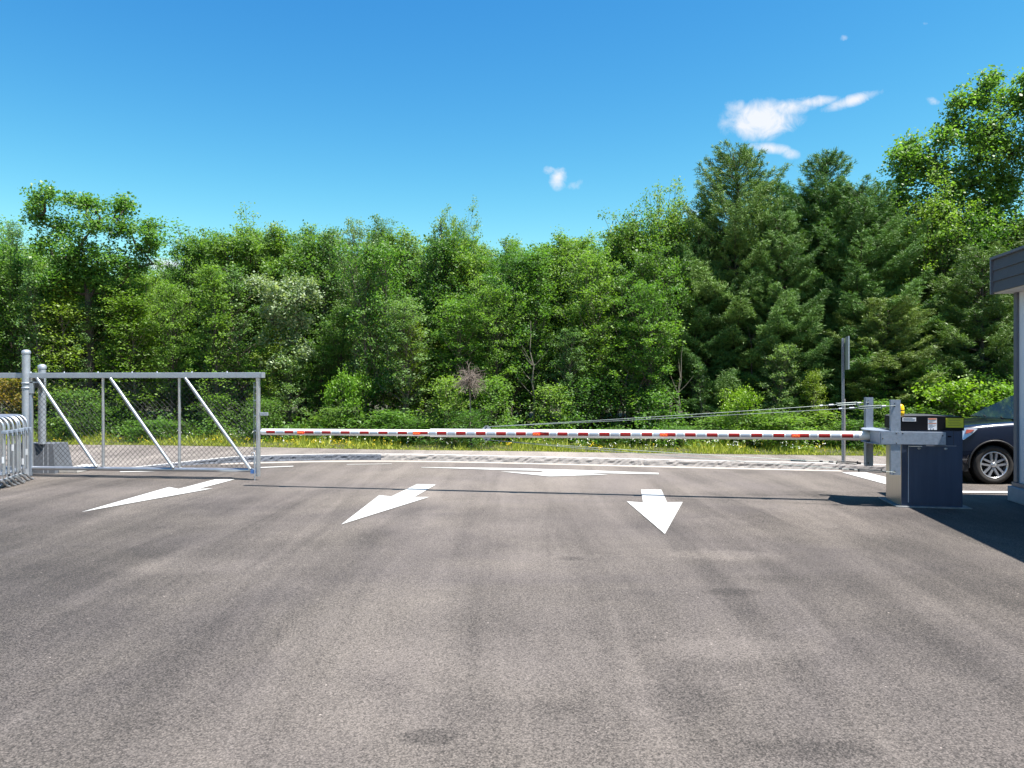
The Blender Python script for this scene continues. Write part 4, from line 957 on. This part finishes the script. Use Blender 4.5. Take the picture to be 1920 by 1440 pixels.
# lobed big trees
Yl = 23.0
lobed('poplar_tree', 'big broad poplar standing highest above the gate at the left', (165 - 960) / F * Yl, Yl, [(160, 470, 34), (130, 490, 34), (180, 515, 38), (102, 376, 32), (130, 372, 20), (72, 408, 26), (112, 424, 34), (98, 462, 28), (178, 386, 22), (214, 384, 30), (238, 380, 16), (196, 424, 34), (236, 428, 32), (282, 424, 22), (292, 446, 18), (262, 468, 28), (215, 490, 40), (150, 508, 44), (288, 458, 18), (122, 530, 34), (200, 545, 40), (62, 388, 16), (165, 350 + 34, 16), (250, 500, 24)],
      LM_POP, leaf=.044, per=17, dens=110, r0=.13, seed=8, fork=.62)
Yr = 21.5
lobed('poplar_tree', 'huge light-green poplar rising to the top right, above the building roof', (1812 - 960) / F * Yr, Yr, [(1715, 262, 26), (1690, 290, 26), (1745, 310, 45), (1830, 300, 50), (1780, 380, 48), (1840, 400, 50), (1900, 330, 55), (1690, 372, 26), (1870, 250, 45), (1760, 420, 40), (1930, 200, 45), (1950, 160, 40), (1728, 292, 48), (1700, 330, 38), (1768, 262, 30), (1772, 330, 46), (1800, 228, 38), (1800, 190, 24), (1845, 180, 48), (1900, 196, 50), (1840, 250, 52), (1905, 280, 55), (1830, 345, 50), (1730, 388, 40), (1790, 430, 40), (1880, 370, 52), (1860, 440, 50), (1930, 440, 50), (1960, 250, 60), (1990, 340, 60), (2000, 430, 60), (1740, 450, 34), (2050, 290, 60), (1855, 150, 22), (1905, 162, 20)],
      LM_POP, leaf=.046, per=18, dens=88, r0=.10, seed=9, fork=.50)
Ym = 24.0
lobed('round_tree', 'round full light crown in the middle of the skyline', (1058 - 960) / F * Ym, Ym, [(1060, 462, 22), (1030, 480, 24), (1088, 478, 22), (1010, 505, 28), (1060, 500, 36), (1095, 515, 26), (1040, 550, 40), (1080, 570, 36)], LM_MID, leaf=.044, per=34, dens=80, r0=.10, seed=10, fork=.6)
Yw = 21.6
lobed('whitish_tree', 'tree with whitish leaf undersides standing out pale left of the middle', (540 - 960) / F * Yw, Yw, [(488, 532, 18), (512, 548, 26), (545, 530, 20), (575, 534, 20), (560, 560, 26), (530, 580, 24), (500, 585, 18), (585, 562, 18), (560, 600, 22), (520, 610, 24), (545, 640, 26), (500, 640, 22), (530, 680, 26), (570, 660, 20)], LM_WHITE, leaf=.040, per=30, dens=70, r0=.07, seed=11, fork=.65, ysq=.5)
Yd = 23.5
lobed('round_tree', 'domed dark-green crown between the big poplar and the pale aspens', (460 - 960) / F * Yd, Yd, [(405, 468, 22), (440, 462, 24), (480, 466, 22), (515, 470, 22), (420, 500, 34), (470, 505, 36), (515, 510, 28), (450, 550, 36)], LM_DARK, leaf=.042, per=34, dens=80, r0=.09, seed=12, fork=.6)
LM_ORG = leaf_mat('leaf_orange', (.09, .12, .02), (.30, .16, .03))
pO = decid(24, 1.6, .8, .05, 30, 20, .036, LM_ORG, BARK, 'egg', .8, .12, multi=3); pO.name = 'shrub.003'; pO['category'] = 'shrub'
at(8, 722, 1.6, pO, 'orange-tinged leafy shrub left of the thick gate post', 1.0, 'shrub', 'shrub')
# dead twiggy bush
rs = np.random.RandomState(4); Yb = edgeY(880) + .95; bq = P(880, 705, Yb); db = MB()
db.tube([(0, 0, 0), (.03, 0, bq.z * .5), (0, 0, bq.z)], [.022, .016, .012], 6)
for i in range(150):
    d = Vector(rs.normal(size=3)); d.z = d.z * .8; d.normalize(); L_ = rs.uniform(.25, .46); p0 = Vector((0, 0, bq.z - .18 + rs.uniform(-.1, .1)))
    p1 = p0 + d * L_ * .55 + Vector((0, 0, .08)); p2 = p0 + d * L_ + Vector((rs.normal() * .05, rs.normal() * .05, .02)); db.tube([p0, p1, p2], [.006, .0045, .003], 4, cap=False)
    for q in range(3): db.tube([p1.lerp(p2, .4 * q), p1.lerp(p2, .4 * q) + Vector(rs.normal(size=3)) * .09], [.0035, .0025], 3, cap=False)
o = db.build('dead_bush', TWIG, fix=False); o.location = (bq.x, Yb, 0); prop(o, 'round ball of bare brown dead twigs at the front of the wood', 'bush')
# bare pale trunks seen inside the wood
rs = np.random.RandomState(14)
trunks = [(226, 'dark slim'), (645, 'forked dark'), (672, 'thin pale'), (822, 'pale forked'), (835, 'dark'), (980, 'thin grey'), (1003, 'leaning grey'), (1175, 'thin dark'), (1268, 'slim pale'), (1348, 'straight grey'), (1728, 'slim pale'), (1782, 'straight pale'), (18, 'broken pale'), (560, 'thin pale'), (405, 'thin grey'), (1105, 'slim grey'), (1420, 'slim dark')]
for i, (px, ad) in enumerate(trunks):
    Y = edgeY(px) + rs.uniform(2.6, 4.2); H = rs.uniform(2.4, 4.2); tb = MB(); ln = rs.normal() * .07
    pts = [Vector((ln * H * (f / 8) + rs.normal() * .025, 0 + rs.normal() * .02, H * f / 8)) for f in range(9)]; r = rs.uniform(.016, .032)
    tb.tube(pts, [r * (1 - .75 * f / 8) for f in range(9)], 7)
    for q in range(9):
        z = rs.uniform(.35, .95); k = int(z * 8); p = pts[k]; a = rs.uniform(0, 6.28); l_ = rs.uniform(.3, .9)
        d = Vector((math.cos(a), math.sin(a) * .6, 1.1)).normalized(); tb.tube([p, p + d * l_ * .5 + Vector((0, 0, -.02)), p + d * l_], [r * .35, r * .22, .003], 5, cap=False)
    o = tb.build('bare_trunk', mat('bark_pale_%d' % i, (.17, .15, .125), .9, 0, .3, 8) if 'pale' in ad or 'grey' in ad else BARKD, fix=False); o.location = ((px - 960) / F * Y, Y, 0)
    prop(o, wh(px, ad + ' bare stem'), 'tree trunk')
# grass verge, flowers and undergrowth
GR1 = leaf_mat('grass_blade', (.17, .23, .03), (.40, .43, .07), .6, .3, .3, 0)
FLY = leaf_mat('flower_yellow', (.55, .36, .01), (.75, .55, .02), .6, .2, .3, 0)
FLW = leaf_mat('flower_white', (.7, .7, .65), (.85, .85, .8), .6, .2, .3, 0)
def verge_pts(rs, n, d0, d1, x0=-24, x1=22, pw=1.0):
    x = rs.uniform(x0, x1, n); y = np.array([interp(EDGE, a) for a in x]) + d0 + (d1 - d0) * rs.rand(n) ** pw; return np.c_[x, y]
rs = np.random.RandomState(6); n = 60000; xy = verge_pts(rs, n, -.05, 1.4, pw=1.3)
e_ = xy[:, 1] - np.interp(xy[:, 0], [p[0] for p in EDGE], [p[1] for p in EDGE])
h = (.024 + .055 * np.clip((e_ + .05) / 1.2, 0, 1)) * np.exp(rs.normal(size=n) * .35) * (.7 + .6 * (np.sin(xy[:, 0] * 2.3) * np.sin(xy[:, 0] * .9 + 1) > 0))
T = np.c_[rs.normal(size=n) * .28, rs.normal(size=n) * .28, np.ones(n)]; nn = rs.normal(size=(n, 3)); nn[:, 2] *= .3
me = leaf_mesh('grass', np.c_[xy, h], nn, h, .006 + .006 * rs.rand(n), rs.rand(n), GR1, T=T)
g_ = bpy.data.objects.new('grass', me); COL.objects.link(g_); prop(g_, 'strip of short sunlit grass and weeds between the road and the wood', 'grass', kind='stuff')
vb = MB(); xsv = np.arange(-60, 61, 1.0); V = []
for x in xsv:
    y = interp(EDGE, x); V += [(x, y - .03, .0), (x, y + .5, .05), (x, y + 3, .10), (x, y + 40, .3)]
Fv = [(i * 4 + k, (i + 1) * 4 + k, (i + 1) * 4 + k + 1, i * 4 + k + 1) for i in range(len(xsv) - 1) for k in range(3)]
vb.add(V, Fv); o = vb.build('verge', mat('verge_soil', (.045, .045, .018), .95, 0, .35, 3, .5, 20), fix=False); prop(o, kind='structure')
def flowers(name, n, m_, size, rngs, lab, hlo, hhi, seed):
    rs = np.random.RandomState(seed); xy = []
    for (a, b, w) in rngs:
        k = int(n * w); px = rs.uniform(a, b, k); Y = np.array([edgeY(p) for p in px]) + .1 + 1.1 * rs.rand(k); xy.append(np.c_[(px - 960) / F * Y, Y])
    xy = np.concatenate(xy); k = len(xy); z = rs.uniform(hlo, hhi, k); c = np.c_[xy, z]
    c = np.repeat(c, 5, 0) + rs.normal(size=(5 * k, 3)) * .022; nn = rs.normal(size=(5 * k, 3)); nn[:, 2] += .8; nn[:, 1] -= .5
    me = leaf_mesh(name, c, nn, np.full(5 * k, size), np.full(5 * k, size * .8), rs.rand(5 * k), m_); o = bpy.data.objects.new(name, me); COL.objects.link(o); prop(o, lab, 'flowers', kind='stuff')
flowers('yellow_flowers', 230, FLY, .014, [(380, 760, .55), (935, 960, .06), (1080, 1130, .12), (100, 400, .12), (1100, 1700, .12)], 'scattered yellow wildflowers along the grass verge', .04, .2, 3)
flowers('white_flowers', 230, FLW, .014, [(760, 1550, .8), (300, 760, .2)], 'scattered white wildflowers along the grass verge', .14, .42, 4)
rs = np.random.RandomState(9); cxy = verge_pts(rs, 2100, 1.0, 6.5, -26, 26)
cz = rs.uniform(.05, .7, len(cxy)); me = scatter(rs, np.c_[cxy, cz], 26, .15, .8, .040, 'undergrowth', LM_DARK)
o = bpy.data.objects.new('undergrowth', me); COL.objects.link(o); prop(o, 'tangled leafy undergrowth at the foot of the wood', 'undergrowth', kind='stuff')
rs = np.random.RandomState(10); cxy = verge_pts(rs, 420, .75, 1.7, -24, 22)
cz = rs.uniform(.05, .45, len(cxy)); me = scatter(rs, np.c_[cxy, cz], 22, .11, .9, .034, 'undergrowth', LM_MID)
o = bpy.data.objects.new('weeds', me); COL.objects.link(o); prop(o, 'green broad-leaved weeds between the grass and the shrubs', 'weeds', kind='stuff')
for o in list(bpy.data.objects):
    if 'H' in o: del o['H']
    if o.parent is not None:
        for k in ('category',):
            if k in o: del o[k]
